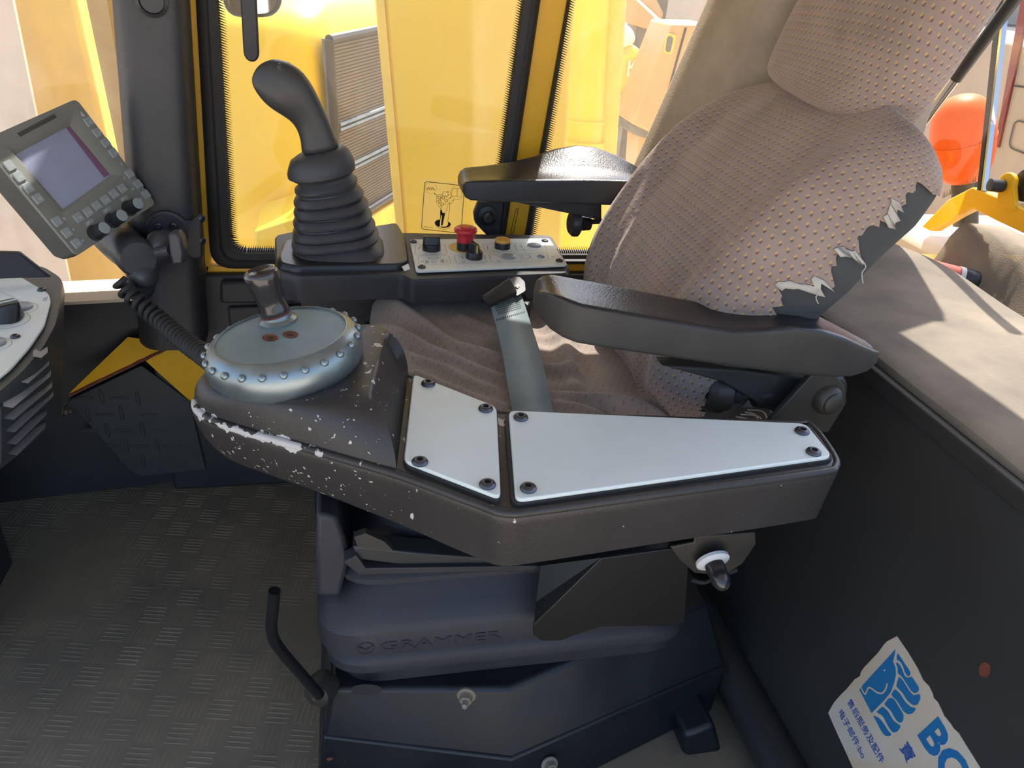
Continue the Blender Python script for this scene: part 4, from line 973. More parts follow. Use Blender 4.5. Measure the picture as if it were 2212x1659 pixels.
for k, pts in enumerate(([(1610, 890), (1632, 896), (1640, 915)], [(1615, 885), (1650, 890), (1660, 918)], [(1660, 880), (1672, 900), (1668, 920)], [(1672, 884), (1680, 896), (1682, 908)], [(1590, 900), (1615, 905), (1600, 910)], [(1600, 895), (1640, 900), (1648, 925)])):
    part('loose_thread', MB().tube(spline([PY(x, y, 0.85 - 0.002 * k) for x, y in pts], 5), 0.0011, 6), MT['lint'], seat)
# ------------------------------------------------------------------ seat belt
belt = thing('seat_belt', 'grey-green webbing seat belt with a black tongue lying across the cushion', 'seat belt', PZ(1150, 880, 0.545))
rows = [((1112, 925), (1206, 925), .548), ((1106, 885), (1194, 885), .550), ((1097, 835), (1181, 825), .556), ((1088, 780), (1167, 765), .560), ((1079, 735), (1151, 715), .566), ((1068, 692), (1137, 672), .578), ((1057, 655), (1124, 634), .594), ((1048, 640), (1112, 606), .610)]
Lp = spline([PZ(*a, z) for a, b, z in rows], 5); Rp = spline([PZ(*b, z) for a, b, z in rows], 5)
def strap(u0, u1, k0, k1, lift):
    mb = MB(); n = k1 - k0
    vs = []
    for k in range(k0, k1 + 1):
        for u in (u0, u1): vs.append(Lp[k] * (1 - u) + Rp[k] * u + V((0, 0, lift)))
    mb.add(vs, [(2 * k, 2 * k + 1, 2 * k + 3, 2 * k + 2) for k in range(n)]); return mb
o = part('webbing', strap(0, 1, 0, 33, 0), MT['webbing'], belt)
md = o.modifiers.new('thick', 'SOLIDIFY'); md.thickness = 0.0015
part('light_stripe', strap(0.20, 0.38, 0, 14, 0.0012), MT['webbing_l'], belt); part('light_stripe', strap(0.56, 0.78, 0, 14, 0.0012), MT['webbing_l'], belt)
mb = MB()
def bp(u, f):
    k = f * 35; i = min(int(k), 34); q = k - i
    return (Lp[i] * (1 - q) + Lp[i + 1] * q) * (1 - u) + (Rp[i] * (1 - q) + Rp[i + 1] * q) * u + V((0, 0, 0.0016))
for r in range(9):
    for k in range(13):
        u = 0.12 + 0.76 * (k + 0.5 * (r % 2)) / 13; f = 0.74 + r * 0.014
        a, b = bp(u, f), bp(u + 0.04, f + 0.004)
        mb = join(mb, stroke([a, b], 0.0014, (0, -0.3, 1)))
for k in range(14):
    a, b = bp(0.05 + 0.065 * k, 0.70), bp(0.05 + 0.065 * k + 0.035, 0.712); mb = join(mb, stroke([a, b], 0.0016, (0, -0.3, 1)))
part('stitching', mb, MT['stitch'], belt, smooth=0, kind='stuff', fix=False)
tq = [PZ(1042, 637, .618), PZ(1101, 598, .618), PZ(1117, 628, .605), PZ(1057, 658, .602)]
part('tongue_cover', MB().prism(tq, V((0, -0.002, -0.007))), MT['plastic_smooth'], belt, bevel=0.002)
tg = [PZ(1098, 604, .61), PZ(1118, 594, .61), PZ(1134, 608, .606), PZ(1136, 628, .600), PZ(1116, 640, .598)]
tgc = [PZ(1112, 618, .606), PZ(1118, 614, .606), PZ(1124, 618, .604), PZ(1118, 624, .603)]
part('metal_tongue', MB().prism(rounded(tg, 0.005), V((0, 0, -0.003))), MT['plastic_smooth'], belt, bevel=0.0008)
part('tongue_slot', plate([p + V((0, 0, 0.001)) for p in tgc]), MT['dust'], belt, smooth=0, fix=False)
# buckle behind the belt
bk_ = [PZ(1120, 632, .575), PZ(1130, 630, .575), PZ(1148, 652, .57), PZ(1140, 660, .57), PZ(1122, 650, .57)]
solo('belt_buckle', MB().prism(bk_, (0, 0, -0.03)), MT['plastic_smooth'], 'small black belt buckle standing behind the grey belt', 'buckle', bevel=0.003)
# ------------------------------------------------------------------ steering console beside the seat
con = thing('steering_console', 'dark worn console with chipped paint, two pale cover plates and a round steel dial', 'console', (0.18, 0.75, 0.545))
ZD = 0.605
out = [PZ(1752, 912, ZD), PZ(1800, 968, ZD), PZ(1812, 1006, ZD), PZ(1760, 1022, ZD), PZ(1430, 1066, ZD), PZ(1180, 1100, ZD), PZ(1092, 1107, ZD), PZ(1020, 1084, ZD), PZ(862, 1026, ZD), PZ(740, 990, ZD), PZ(640, 962, ZD), PZ(540, 935, ZD), PZ(465, 910, ZD), PZ(425, 888, ZD), PZ(416, 862, ZD),
       V((-.178, .885, ZD)), V((-.145, .935, ZD)), V((-.08, .972, ZD)), V((0, .982, ZD)), V((.05, .955, ZD)), PZ(884, 806, ZD), PZ(960, 836, ZD), PZ(1068, 880, ZD), PZ(1110, 888, ZD), PZ(1400, 898, ZD), PZ(1700, 908, ZD)]
out = spline(out, 6, True)
cen = sum(out, V((0, 0, 0))) / len(out)
def con_ring(o, z, nose=0.0):
    r = []; N = len(out)
    for i, p in enumerate(out):
        t_ = (out[(i + 1) % N] - out[i - 1]); n = V((t_.y, -t_.x, 0)).normalized()
        if n.dot(p - cen) < 0 and abs(n.dot((p - cen).normalized())) > 0.3: n = -n
        k = sm(0.10, -0.15, p.x) * nose
        # the near side and the nose tuck under, the far side stays upright
        r.append(V((p.x, p.y, 0)) + n * (o - k) + V((0, 0, z)))
    return r
ccw = sum((out[i].x * out[(i + 1) % len(out)].y - out[(i + 1) % len(out)].x * out[i].y) for i in range(len(out))) > 0
def con_ring(o, z, nose=0.0):
    r = []; N = len(out)
    for i, p in enumerate(out):
        t_ = (out[(i + 2) % N] - out[i - 2]); n = V((t_.y, -t_.x, 0)).normalized() * (1 if ccw else -1)
        k = sm(0.12, -0.15, p.x) * nose
        r.append(V((p.x, p.y, z)) + n * (o - k))
    return r
rings = [con_ring(-0.010, ZD), con_ring(-0.004, ZD - 0.0005), con_ring(0.0, ZD - 0.004), con_ring(0.0012, ZD - 0.010)]
for k in range(1, 13):
    f = k / 12; rings.append(con_ring(0.0012 - 0.006 * f, ZD - 0.010 - 0.066 * f, 0.022 * f ** 2))
rings.append(con_ring(-0.014, ZD - 0.083, 0.034)); 
body = MB().loft(rings)
# turret carrying the dial
bot = [PZ(856, 1016, ZD), PZ(740, 984, ZD), PZ(640, 955, ZD), PZ(540, 927, ZD), PZ(465, 902, ZD), PZ(430, 880, ZD), PZ(424, 852, ZD), V((-.166, .886, ZD)), V((-.135, .93, ZD)), V((-.075, .962, ZD)), V((0, .972, ZD)), V((.045, .948, ZD)), PZ(882, 812, ZD)]
tops = [PZ(797, 858, .657), PZ(720, 868, .653), PZ(640, 870, .647), PZ(560, 866, .641), PZ(500, 853, .637), PZ(464, 832, .635), PZ(452, 806, .635), V((-.148, .89, .638)), V((-.118, .925, .642)), V((-.065, .945, .648)), PZ(770, 704, .658), PZ(812, 704, .661), PZ(834, 716, .661)]
def dense(pts, sharp=(0, 12)):
    res = []; N = len(pts)
    seg = spline(pts, 8, False)
    res = seg + [seg[-1] + (seg[0] - seg[-1]) * (k / 14) for k in range(1, 14)]
    return res
Bd, Td = dense(bot), dense(tops)
rings = [[V((p.x, p.y, ZD - 0.01)) for p in Bd]]
for k in range(15):
    f = k / 14; prof_in = f ** 1.0; prof_z = 1 - (1 - f) ** 1.35 if False else f ** 0.9
    r = []
    for i, (a, b) in enumerate(zip(Bd, Td)):
        h = a + (b - a) * prof_in; h.z = a.z + (b.z - a.z) * (math.sin(f * math.pi / 2) if i < 97 else f)
        if i < 97:
            # slightly hollow waist then a rounded shoulder
            h.x = a.x + (b.x - a.x) * (1 - math.cos(f * math.pi / 2)) ; h.y = a.y + (b.y - a.y) * (0.55 * f + 0.45 * (1 - math.cos(f * math.pi / 2)))
        r.append(h)
    rings.append(r)
tc_ = sum(Td, V((0, 0, 0))) / len(Td)
rings.append([tc_ + (p - tc_) * 0.96 + V((0, 0, 0.0015)) for p in Td]); rings.append([tc_ + (p - tc_) * 0.5 + V((0, 0, 0.001)) for p in Td])
tur = MB().loft(rings)
br_ = con_ring(-0.0035, ZD - 0.0035); br_ = br_[6:98] if False else br_
bead = MB()
bead.tube(br_ + br_[:2], 0.0052, 10)
hs = part('housing', join(body, tur, bead), MT['console'], con, smooth=42)
# paint wear follows the outer ridge near the nose and speckles the near flank
hs.data.attributes.new('wear', 'FLOAT', 'POINT'); hs.data.attributes.new('speck', 'FLOAT', 'POINT')
for v_, a_, s_2 in zip(hs.data.vertices, hs.data.attributes['wear'].data, hs.data.attributes['speck'].data):
    p = v_.co + ORG[con.name]; wv = 0.0
    fx = sm(0.10, -0.10, p.x)
    ridge = math.exp(-((p.z - (ZD - 0.003)) / 0.0060) ** 2) * sm(0.0, -0.07, p.x) * (0.34 if p.y < 0.9 else 0.1)
    speck = 0.036 * sm(0.11, -0.02, p.x) * sm(0.84, 0.74, p.y) + 0.045 * sm(0.07, -0.03, p.x) * sm(0.59, 0.56, p.z) - 0.05 * sm(0.05, 0.15, p.x)
    crest = 0.13 * math.exp(-((p.x - 0.03) / 0.025) ** 2) * sm(0.645, 0.658, p.z)
    a_.value = ridge + crest; s_2.value = speck
part('base_plate', MB().loft([con_ring(-0.018, ZD - 0.082, 0.04), con_ring(-0.018, ZD - 0.087, 0.045)]), MT['black_metal'], con)
# cover plates
def cover(px, name, scr, label):
    P_ = rounded([PZ(x, y, 0.6085) for x, y in px], 0.011, 6)
    o = part(name, MB().prism(P_, (0, 0, 0.0055)), MT['white_panel'], con, bevel=0.0015, label=label)
    g = part('plate_gasket', MB().prism([V((p.x, p.y, 0.6045)) for p in rounded([PZ(x + (x - mx) * 0.025, y + (y - my) * 0.03, 0.6085) for x, y in px for mx, my in [(sum(q[0] for q in px) / 4, sum(q[1] for q in px) / 4)]], 0.013, 6)], (0, 0, 0.005)), MT['rubber'], o)
    for x, y in scr: inst('screw', SCREW, nframe(PZ(x, y, 0.614), (0, 0, 1)) @ Matrix.Scale(1.3, 4), o)
cover([(893, 815), (1072, 886), (1081, 1084), (872, 1003)], 'cover_plate', [(925, 830), (1049, 884), (907, 999), (1053, 1048)], 'small pale cover plate next to the dial')
cover([(1098, 894), (1738, 922), (1796, 993), (1113, 1089)], 'cover_plate', [(1125, 903), (1141, 1056), (1732, 933), (1757, 978)], 'long pale tapering cover plate')
# dial
C0 = PZ(614, 752, .668); AX = V((-0.15, 0.02, 1)).normalized()
dial = part('steering_dial', MB().lathe([(0.0001, -.030), (.080, -.030), (.086, -.026), (.0915, -.016), (.0930, -.004), (.0915, .006), (.0860, .0140), (.0785, .0192), (.0772, .0196), (.0762, .0192), (.0755, .0168)], C0, AX, 64), MT['steel'], con, smooth=50, label='round zinc steel dial with studded rim')
part('dial_dish', MB().lathe([(.0757, .0170), (.060, .0168), (.03, .0166), (.0001, .0166)], C0, AX, 64), MT['steel_dish'], dial)
part('dial_collar', MB().lathe([(.07, -.05), (.084, -.05), (.084, -.028), (.07, -.028)], C0, AX, 48), MT['black_metal'], dial)
STUD = MB().lathe([(.0046, -.001), (.0046, .0006), (.0036, .0022), (.0018, .003), (.0001, .0031)], (0, 0, 0), (0, 0, 1), 12).mesh('stud'); STUD.materials.append(MT['steel'])
u_ = (V((1, 0, 0)) - AX * AX.x).normalized(); w_ = AX.cross(u_)
for k in range(24):
    a = 2 * math.pi * (k + 0.3) / 24; rd = u_ * math.cos(a) + w_ * math.sin(a)
    inst('stud', STUD, nframe(C0 + rd * 0.0905 + AX * 0.0095, rd * 0.88 + AX * 0.48), dial)
# spinner knob
kb = PP(601, 694, C0 + AX * 0.017, AX); KA = (AX + V((-0.10, 0.02, 0))).normalized()
sk = part('spinner_base', MB().lathe([(.0235, -.001), (.0235, .003), (.0185, .0065), (.0175, .012), (.0001, .012)], kb, AX, 32), MT['steel'], dial)
part('spinner_knob', MB().lathe([(.0178, .010), (.0185, .013), (.0178, .018), (.0165, .024), (.0162, .030), (.0175, .040), (.0200, .050), (.0210, .058), (.0208, .064), (.0195, .0675), (.0165, .0685), (.0150, .066), (.0001, .065)], kb, KA, 36), MT['knob_gloss'], dial, smooth=60)
part('spinner_ring', MB().lathe([(.0176, .0095), (.0186, .0100), (.0186, .0125), (.0176, .013)], kb, KA, 32), MT['rust'], dial)
for (cx, cy) in ((583, 729), (627, 722)):
    pts = [PP(cx + 17 * math.cos(a), cy + 7.5 * math.sin(a), C0 + AX * 0.0178, AX) for a in [2 * math.pi * k / 16 for k in range(16)]]
    part('rust_mark', plate(pts), MT['rust'], dial, smooth=0, fix=False)
    pts = [PP(cx + 6 * math.cos(a), cy + 3 * math.sin(a), C0 + AX * 0.0184, AX) for a in [2 * math.pi * k / 10 for k in range(10)]]
    part('mark_hole', plate(pts), MT['ink_dark'], dial, smooth=0, fix=False)
# ------------------------------------------------------------------ control console by the window
ZC = 0.612
fc = thing('control_console', 'black control console below the window with a pale button panel', 'console', (0.13, 1.32, 0.50))
topo = [PZ(598, 588, ZC), PZ(640, 598, ZC), PZ(868, 592, ZC), PZ(890, 604, ZC), PZ(1228, 590, ZC), PZ(1232, 578, ZC), PZ(1192, 508, ZC), V((-.10, 1.455, ZC)), V((-.135, 1.43, ZC)), PZ(594, 570, ZC)]
topo = rounded(topo, 0.010, 4)
c_ = sum(topo, V((0, 0, 0))) / len(topo)
def shr(k, z): return [V((c_.x + (p.x - c_.x) * k, c_.y + (p.y - c_.y) * k, z)) for p in topo]
mb = MB().loft([shr(.985, ZC), shr(1.0, ZC - .004), shr(1.005, ZC - .012), shr(.985, ZC - .045)])
part('housing', mb, MT['plastic'], fc, smooth=35)
lowp = [PY(612, 600, 1.235), PY(640, 608, 1.235), PY(855, 632, 1.235), PY(890, 628, 1.235), PY(1215, 605, 1.235), PY(1215, 640, 1.235), PY(612, 655, 1.235)]
part('front_skirt', MB().prism(lowp, (0, 0.2, 0)), MT['plastic'], fc, bevel=0.006)
part('pedestal', MB().box((-0.09, 1.335, 0.0), (0.36, 1.46, 0.56)), MT['plastic'], fc)
ramp = [PZ(598, 566, ZC), PZ(612, 530, ZC), PZ(860, 490, ZC), PZ(876, 520, ZC), PZ(884, 575, ZC), PZ(868, 584, ZC), PZ(640, 590, ZC), PZ(602, 582, ZC)]
ramp = rounded(ramp, 0.010, 4); rc = sum(ramp, V((0, 0, 0))) / len(ramp)
mb = MB().loft([[V((p.x, p.y, ZC - 0.006)) for p in ramp], [V((p.x, p.y, ZC + 0.004)) for p in ramp], [rc + (p - rc) * 0.955 + V((0, 0, 0.011)) for p in ramp]])
part('boot_base', mb, MT['plastic_smooth'], fc, bevel=0.002)
# panel
ZP = ZC + 0.002
pq = [PZ(884, 521, ZP), PZ(1186, 519, ZP), PZ(1226, 577, ZP), PZ(899, 591, ZP)]
pan = part('button_panel', MB().prism(rounded(pq, 0.009, 5), (0, 0, 0.004)), MT['white_panel'], fc, bevel=0.0012)
ZU = ZP + 0.004
for x, y in ((893, 523), (1177, 521), (1208, 564), (911, 578)):
    o = inst('screw', SCREW, nframe(PZ(x, y, ZU), (0, 0, 1)), pan)
def pz(x, y, l=0.0): return PZ(x, y, ZU + l)
def ell(cx, cy, r, l=0.0, n=28):
    c = pz(cx, cy, l); return [c + V((r * math.cos(2 * math.pi * k / n), r * math.sin(2 * math.pi * k / n), 0)) for k in range(n)]
part('yellow_disc', MB().prism(ell(1004, 535, 0.030), (0, 0, 0.0006)), MT['gold'], pan, smooth=0)
# engraved outlines and pictograms
ink = MB()
for q in ([(897, 528), (960, 527), (966, 549), (897, 551)], [(903, 553), (969, 552), (975, 570), (905, 572)], [(1043, 527), (1110, 526), (1116, 543), (1048, 544)], [(1112, 526), (1172, 524), (1182, 540), (1118, 542)], [(980, 552), (1046, 550), (1052, 567), (986, 570)], [(1056, 549), (1122, 547), (1128, 565), (1062, 568)], [(1127, 548), (1180, 546), (1186, 562), (1134, 565)]):
    ink = join(ink, stroke(rounded([pz(x, y) for x, y in q], 0.006, 3), 0.0006, (0, 0, 1), closed=True))
for pts in ([(910, 566), (920, 562), (920, 570), (910, 566)], [(922, 563), (922, 569)], [(925, 563), (925, 569)], [(968, 564), (958, 560), (958, 568), (968, 564)], [(956, 561), (956, 567)], [(953, 561), (953, 567)], [(932, 566), (938, 563), (944, 566), (936, 568), (932, 566)], [(924, 558), (930, 556), (943, 556), (948, 558), (942, 560), (930, 560), (924, 558)],
            [(903, 540), (906, 534), (911, 531)], [(1053, 530), (1054, 540), (1058, 540)], [(1120, 531), (1126, 529), (1128, 536)], [(1068, 553), (1074, 551), (1078, 556)], [(1136, 552), (1142, 550), (1146, 556), (1138, 560)], [(992, 556), (998, 554), (1000, 560)]):
    ink = join(ink, stroke([pz(x, y) for x, y in pts], 0.0012, (0, 0, 1)))
for x, y in ((1001, 566), (1076, 564), (1131, 539), (1195, 555)):
    ink = join(ink, stroke(ell(x, y, 0.002, n=10), 0.001, (0, 0, 1), closed=True))
part('printed_symbols', ink, MT['ink'], pan, smooth=0, fix=False)
# emergency stop
e = pz(1004, 539)
es = part('stop_button_base', MB().lathe([(0.0001, 0), (.0150, 0), (.0150, .0175), (.0001, .0175)], e, (0, 0, 1), 28), MT['plastic_smooth'], pan)
part('stop_button', MB().lathe([(0.0001, .016), (.0152, .016), (.0158, .024), (.0160, .031), (.0205, .034), (.0212, .037), (.0205, .040), (.0165, .0425), (.0120, .043), (.0110, .0425), (.0100, .0445), (.0001, .0450)], e, (0, 0, 1), 32), MT['red'], pan, smooth=50, label='red mushroom stop button')
mb = MB()
for a0, a1 in ((3.6, 4.3), (4.5, 5.2), (5.35, 5.9)):
    mb = join(mb, stroke([e + V((.0186 * math.cos(a0 + (a1 - a0) * k / 6), .0186 * math.sin(a0 + (a1 - a0) * k / 6), .0417)) for k in range(7)], .0012, (0, 0, 1)))
for k in range(9):
    a = 3.7 + 0.22 * k; pt = e + V((.0163 * math.cos(a), .0163 * math.sin(a), .031)); mb.add([pt + V((0, 0, -.004)), pt + V((.0008, 0, -.004)), pt + V((.0008, 0, 0)), pt], [(0, 1, 2, 3)])
part('arrow_marks', mb, MT['red_d'], pan, smooth=0, fix=False)
# cap switch, rotary switch, orange button, blind plugs
c = pz(932, 539); mb = MB()
for z0, z1, w0, w1 in ((0, .012, .0165, .0160),):
    mb.lathe([(0.0001, 0), (.0168, 0), (.0165, .010), (.0160, .012), (.0001, .012)], c, (0, 0, 1), 28)
sw = part('rotary_cap', mb, MT['plastic_smooth'], pan)
part('rotary_handle', MB().hull2(rrect(frame(c + V((0, 0, .011)), V((1, 0, 0)), V((0, 1, 0)), V((0, 0, 1))), 0, 0, .031, .019, .006), rrect(frame(c + V((0, 0, .0255)), V((1, 0, 0)), V((0, 1, 0)), V((0, 0, 1))), 0, 0, .0295, .012, .004)), MT['plastic_smooth'], pan, bevel=.001)
c = pz(1024, 557)
part('rotary_base', MB().lathe([(0.0001, 0), (.0152, 0), (.0152, .011), (.0140, .013), (.0001, .013)], c, (0, 0, 1), 28), MT['plastic_smooth'], pan)
hx2, hy2 = V((math.cos(.35), math.sin(.35), 0)), V((-math.sin(.35), math.cos(.35), 0))
rh = part('rotary_handle', MB().hull2(rrect(frame(c + V((0, 0, .012)), hx2, hy2, V((0, 0, 1))), 0, 0, .0115, .027, .003), rrect(frame(c + V((0, 0, .0275)), hx2, hy2, V((0, 0, 1))), 0, 0.002, .0085, .022, .003)), MT['plastic_smooth'], pan, bevel=.001)
part('pointer_line', MB().obox(c + V((0, 0, .020)) - hy2 * .0133 - hx2 * 0.002, hx2 * .0011, hy2 * .0012, V((0, 0, .0075))), MT['gold'], pan, smooth=0)
c = pz(1085, 535)
part('button_collar', MB().lathe([(0.0001, 0), (.0150, 0), (.0150, .011), (.0145, .012), (.0001, .012)], c, (0, 0, 1), 28), MT['plastic_smooth'], pan)
part('orange_button', MB().lathe([(.0145, .0115), (.0148, .013), (.0145, .016), (.0135, .0172), (.0105, .0172), (.0095, .0158), (.0001, .0155)], c, (0, 0, 1), 28), MT['orange_btn'], pan, label='orange push button')
for x, y, r in ((1154, 530, .0138), (1098, 555, .0142), (1168, 555, .0070)):
    part('blind_plug', MB().lathe([(r, 0), (r, .0010), (r * .8, .0028), (r * .4, .0038), (.0001, .0042)], pz(x, y), (0, 0, 1), 28), MT['grey_plug'], pan, smooth=60)
# worn corner
part('worn_edge', MB().prism([PZ(868, 577, ZC + 0.0125), PZ(882, 570, ZC + 0.0125), PZ(886, 582, ZC + 0.008), PZ(874, 586, ZC + 0.010)], (0, 0, 0.0008)), MT['white_panel'], fc, smooth=0)
# ------------------------------------------------------------------ joystick
YJ = 1.335
joy = thing('joystick', 'black joystick with ribbed rubber boot and angled grip with buttons', 'joystick', PY(726, 555, YJ))
def ring_px(pl, pr, y, ratio=1.0, e=1.0, n=40, tilt=(0, 0)):
    a, b = PY(*pl, y), PY(*pr, y); c = (a + b) / 2; ex = (b - a) / 2; ey = V((0, ex.length * ratio, 0))
    return [c + ex * sgp(math.cos(2 * math.pi * k / n), e) + ey * sgp(math.sin(2 * math.pi * k / n), e) for k in range(n)]
bl = [(621, 562, 829, 549, .55), (623, 548, 829, 533, .55), (631, 540, 822, 524, .55), (634, 534, 812, 518, .62)]
R = [ring_px((a, b), (c, d), YJ, .95, e) for a, b, c, d, e in bl]
ribs = [(630, 524, 818, 506), (632, 504, 811, 486), (633, 480, 804, 464), (634, 458, 796, 440), (634, 437, 786, 417)]
e_ = .66
for k, (a, b, c, d) in enumerate(ribs):
    e_ = .66 + .05 * k
    R.append(ring_px((a + 9, b + 6), (c - 10, d + 6), YJ, .95, e_)); R.append(ring_px((a + 1, b + 2), (c - 1, d + 2), YJ, .95, e_)); R.append(ring_px((a, b - 3), (c, d - 3), YJ, .95, e_)); R.append(ring_px((a + 5, b - 13), (c - 9, d - 13), YJ, .95, e_)); R.append(ring_px((a + 11, b - 15), (c - 15, d - 15), YJ, .95, e_))
R += [ring_px((646, 418), (770, 400), YJ, .95, .9), ring_px((637, 414), (772, 392), YJ, .95, .9), ring_px((636, 408), (772, 385), YJ, .95, .9), ring_px((645, 398), (762, 376), YJ, .95, .95), ring_px((640, 392), (760, 372), YJ, .95, .95),
      ring_px((622, 384), (768, 362), YJ, .95, 1), ring_px((620, 376), (767, 353), YJ, .95, 1), ring_px((622, 364), (765, 343), YJ, .95, 1), ring_px((627, 348), (756, 326), YJ, .95, 1), ring_px((640, 338), (748, 318), YJ, .95, 1), ring_px((652, 332), (735, 314), YJ, .95, 1)]
part('boot', MB().loft(R), MT['boot'], joy, smooth=40)
# grip: centre line in pixels with half widths
def grip_ring(px, py, hw, ang, ratio, y, e=.8, n=36):
    c = PY(px, py, y); s = depth(c) / FPX * hw; ex = (PY(px + 10 * math.cos(ang), py + 10 * math.sin(ang), y) - c).normalized()
    return [c + ex * s * sgp(math.cos(2 * math.pi * k / n), e) + V((0, 1, 0)) * s * ratio * sgp(math.sin(2 * math.pi * k / n), e) for k in range(n)]
G_ = [(694, 328, 44, -.16, .8), (690, 312, 39, -.2, .8), (684, 290, 36, -.25, .8), (674, 264, 35, -.35, .8), (661, 242, 38, -.5, .8), (645, 220, 45, -.72, .78), (625, 198, 52, -.9, .74), (606, 184, 52, -1.0, .72), (588, 172, 48, -1.05, .68), (572, 163, 40, -1.1, .62), (561, 160, 31, -1.12, .55), (552, 158, 20, -1.15, .45), (548, 158, 9, -1.15, .35)]
gr_ = part('grip', MB().loft([grip_ring(*g, YJ) for g in G_]), MT['grip'], joy, smooth=70, sub=1)
# thumb plate with buttons on the raised face of the head
fa, fb = PY(604, 132, YJ - .028), PY(664, 206, YJ - .024)
fx = (fb - fa).normalized(); fy0 = V((0.12, 1, 0.12)); fy = (fy0 - fx * fy0.dot(fx)).normalized(); fn = fx.cross(fy)
if fn.z < 0: fn = -fn
pl_ = [PY(597, 137, YJ - .020), PY(648, 210, YJ - .022), PY(672, 240, YJ - .012), PY(690, 238, YJ + .012), PY(664, 186, YJ + .022), PY(624, 133, YJ + .020)]
fn = (pl_[1] - pl_[0]).cross(pl_[4] - pl_[1]).normalized()
if fn.z < 0: fn = -fn
fa, fb = pl_[0], pl_[1]; fx = (fb - fa).normalized(); fy = fn.cross(fx)
if fy.y < 0: fy = -fy
L_ = (fb - fa).length
tp_ = part('thumb_plate', MB().prism([p - fn * .004 for p in rounded(pl_, .008)], fn * .006), MT['grip'], joy, bevel=.002)
BTN = MB().lathe([(.0058, -.002), (.0058, .0012), (.0052, .0020), (.0035, .0022), (.0001, .0020)], (0, 0, 0), (0, 0, 1), 18).mesh('thumb_button'); BTN.materials.append(MT['plastic_smooth'])
for u, w in ((.18, .012), (.24, .027), (.42, .010), (.72, .014), (.80, .028)):
    inst('thumb_button', BTN, nframe(fa + fx * (u * L_) + fy * w + fn * .002, fn), tp_)
part('trigger_stub', MB().lathe([(.004, 0), (.004, .004), (.0001, .005)], PY(683, 236, YJ), (0.8, -.2, .6), 10), MT['plastic_smooth'], joy)
# ------------------------------------------------------------------ monitor
mA, mB, mC, mD = (165, 212), (338, 440), (166, 553), (-43, 304)
M3 = Matrix((ray(*mB), -ray(*mC), ray(*mD))).transposed()
sol = M3.inverted() @ ray(*mA)
kk = 0.195 / (ray(*mA) - ray(*mB) * sol[0]).length
WA, WB, WC, WD = [CAM + ray(*p) * (kk * s) for p, s in zip((mA, mB, mC, mD), (1, sol[0], sol[1], sol[2]))]
mex = (WB - WC).normalized(); mey = (WA - WB); mey = (mey - mex * mey.dot(mex)).normalized(); mn = mex.cross(mey)
if mn.dot(CAM - WA) < 0: mn = -mn
def PM(px, py, lift=0.0): return PP(px, py, WA + mn * lift, mn)
mon = thing('display_monitor', 'grey display monitor with soft keys and three knobs, tilted on an arm', 'monitor', (WB + WC) / 2 - mn * 0.03)
fo = rounded([WC, WB, WA, WD], 0.010, 6)
cm = sum(fo, V((0, 0, 0))) / len(fo)
bez_o = rounded([PM(134, 461), PM(264, 378), PM(159, 249), PM(20, 320)], 0.004, 6)
bez_i = rounded([PM(136, 452, -0.007), PM(239, 379, -0.007), PM(150, 272, -0.007), PM(33, 334, -0.007)], 0.002, 6)
face = MB().loft([[p - mn * 0.004 for p in fo], [cm + (p - cm) * 0.992 for p in fo], bez_o, bez_i], cap0=False, cap1=False)
part('bezel', face, MT['monitor'], mon, smooth=35)
bd = MB().loft([[cm + (p - cm) * 0.998 - mn * 0.003 for p in fo], [cm + (p - cm) * 1.0 - mn * 0.016 for p in fo], [cm + (p - cm) * 0.97 - mn * 0.040 for p in fo], [cm + (p - cm) * 0.90 - mn * 0.058 for p in fo]], cap0=False)
part('back_shell', bd, MT['monitor_side'], mon, smooth=35)
sc_ = part('screen', plate([p - mn * 0.0005 for p in bez_i]), MT['screen'], mon, smooth=0, fix=False)
part('screen_border', plate([PM(237, 377, -0.0065), PM(150, 273, -0.0065), PM(143, 276, -0.0065), PM(225, 383, -0.0065)]), MT['screen_p'], sc_, smooth=0, fix=False)
KEY = MB().hull2(rrect(Matrix.Identity(4), 0, 0, .0150, .0150, .0025), rrect(Matrix.Translation((0, 0, .0020)), 0, 0, .0134, .0134, .002)).mesh('soft_key', smooth=35); KEY.materials.append(MT['key'])
keys = [(20.5, 358, 'F1'), (41, 382, 'F2'), (61.5, 406, 'F3'), (82, 429, 'F4'), (123, 478, 'I'), (144, 502.5, 'II'), (165, 525, 'O'), (192, 263, 'F5'), (210, 286, 'F6'), (228, 308, 'F7'), (245, 330, 'F8'), (280, 375, '-'), (298, 398, '='), (315, 420, '+'),
        (169, 470, 'F9'), (190, 458, 'F10'), (208.5, 444.6, 'F11'), (228, 432, 'F12'), (246, 419, 'F13'), (264, 407, 'F14')]
for x, y, s in keys:
    c = PM(x, y)
    ko = inst('soft_key', KEY, frame(c, mex, mey, mn), mon)
    part('key_label', text_mb(s, frame(c + mn * 0.0023 + mex * 0.0015 - mey * 0.0022, mex, mey, mn), 0.0052, align='CENTER'), MT['key_ink'], ko, smooth=0, fix=False)
for x, y in ((193, 481), (231, 454), (267.5, 429)):
    c = PM(x, y); fm_ = frame(c, mex, mey, mn)
    o = part('knob_symbol', MB().prism(rrect(fm_, 0, 0, .0165, .0062, .001), mn * .0004), MT['key'], mon, smooth=0)
    part('symbol_mark', stroke([c + mex * (-.006 + .0011 * k) + mey * (-.0018 + .0035 * math.sin(k * .3)) for k in range(7)], .0012, mn, lift=.0006), MT['key_ink'], o, smooth=0, fix=False)
LED = MB().lathe([(.0028, -.001), (.0028, .0005), (.0018, .0011), (.0001, .0012)], (0, 0, 0), (0, 0, 1), 12).mesh('indicator_led'); LED.materials.append(MT['key'])
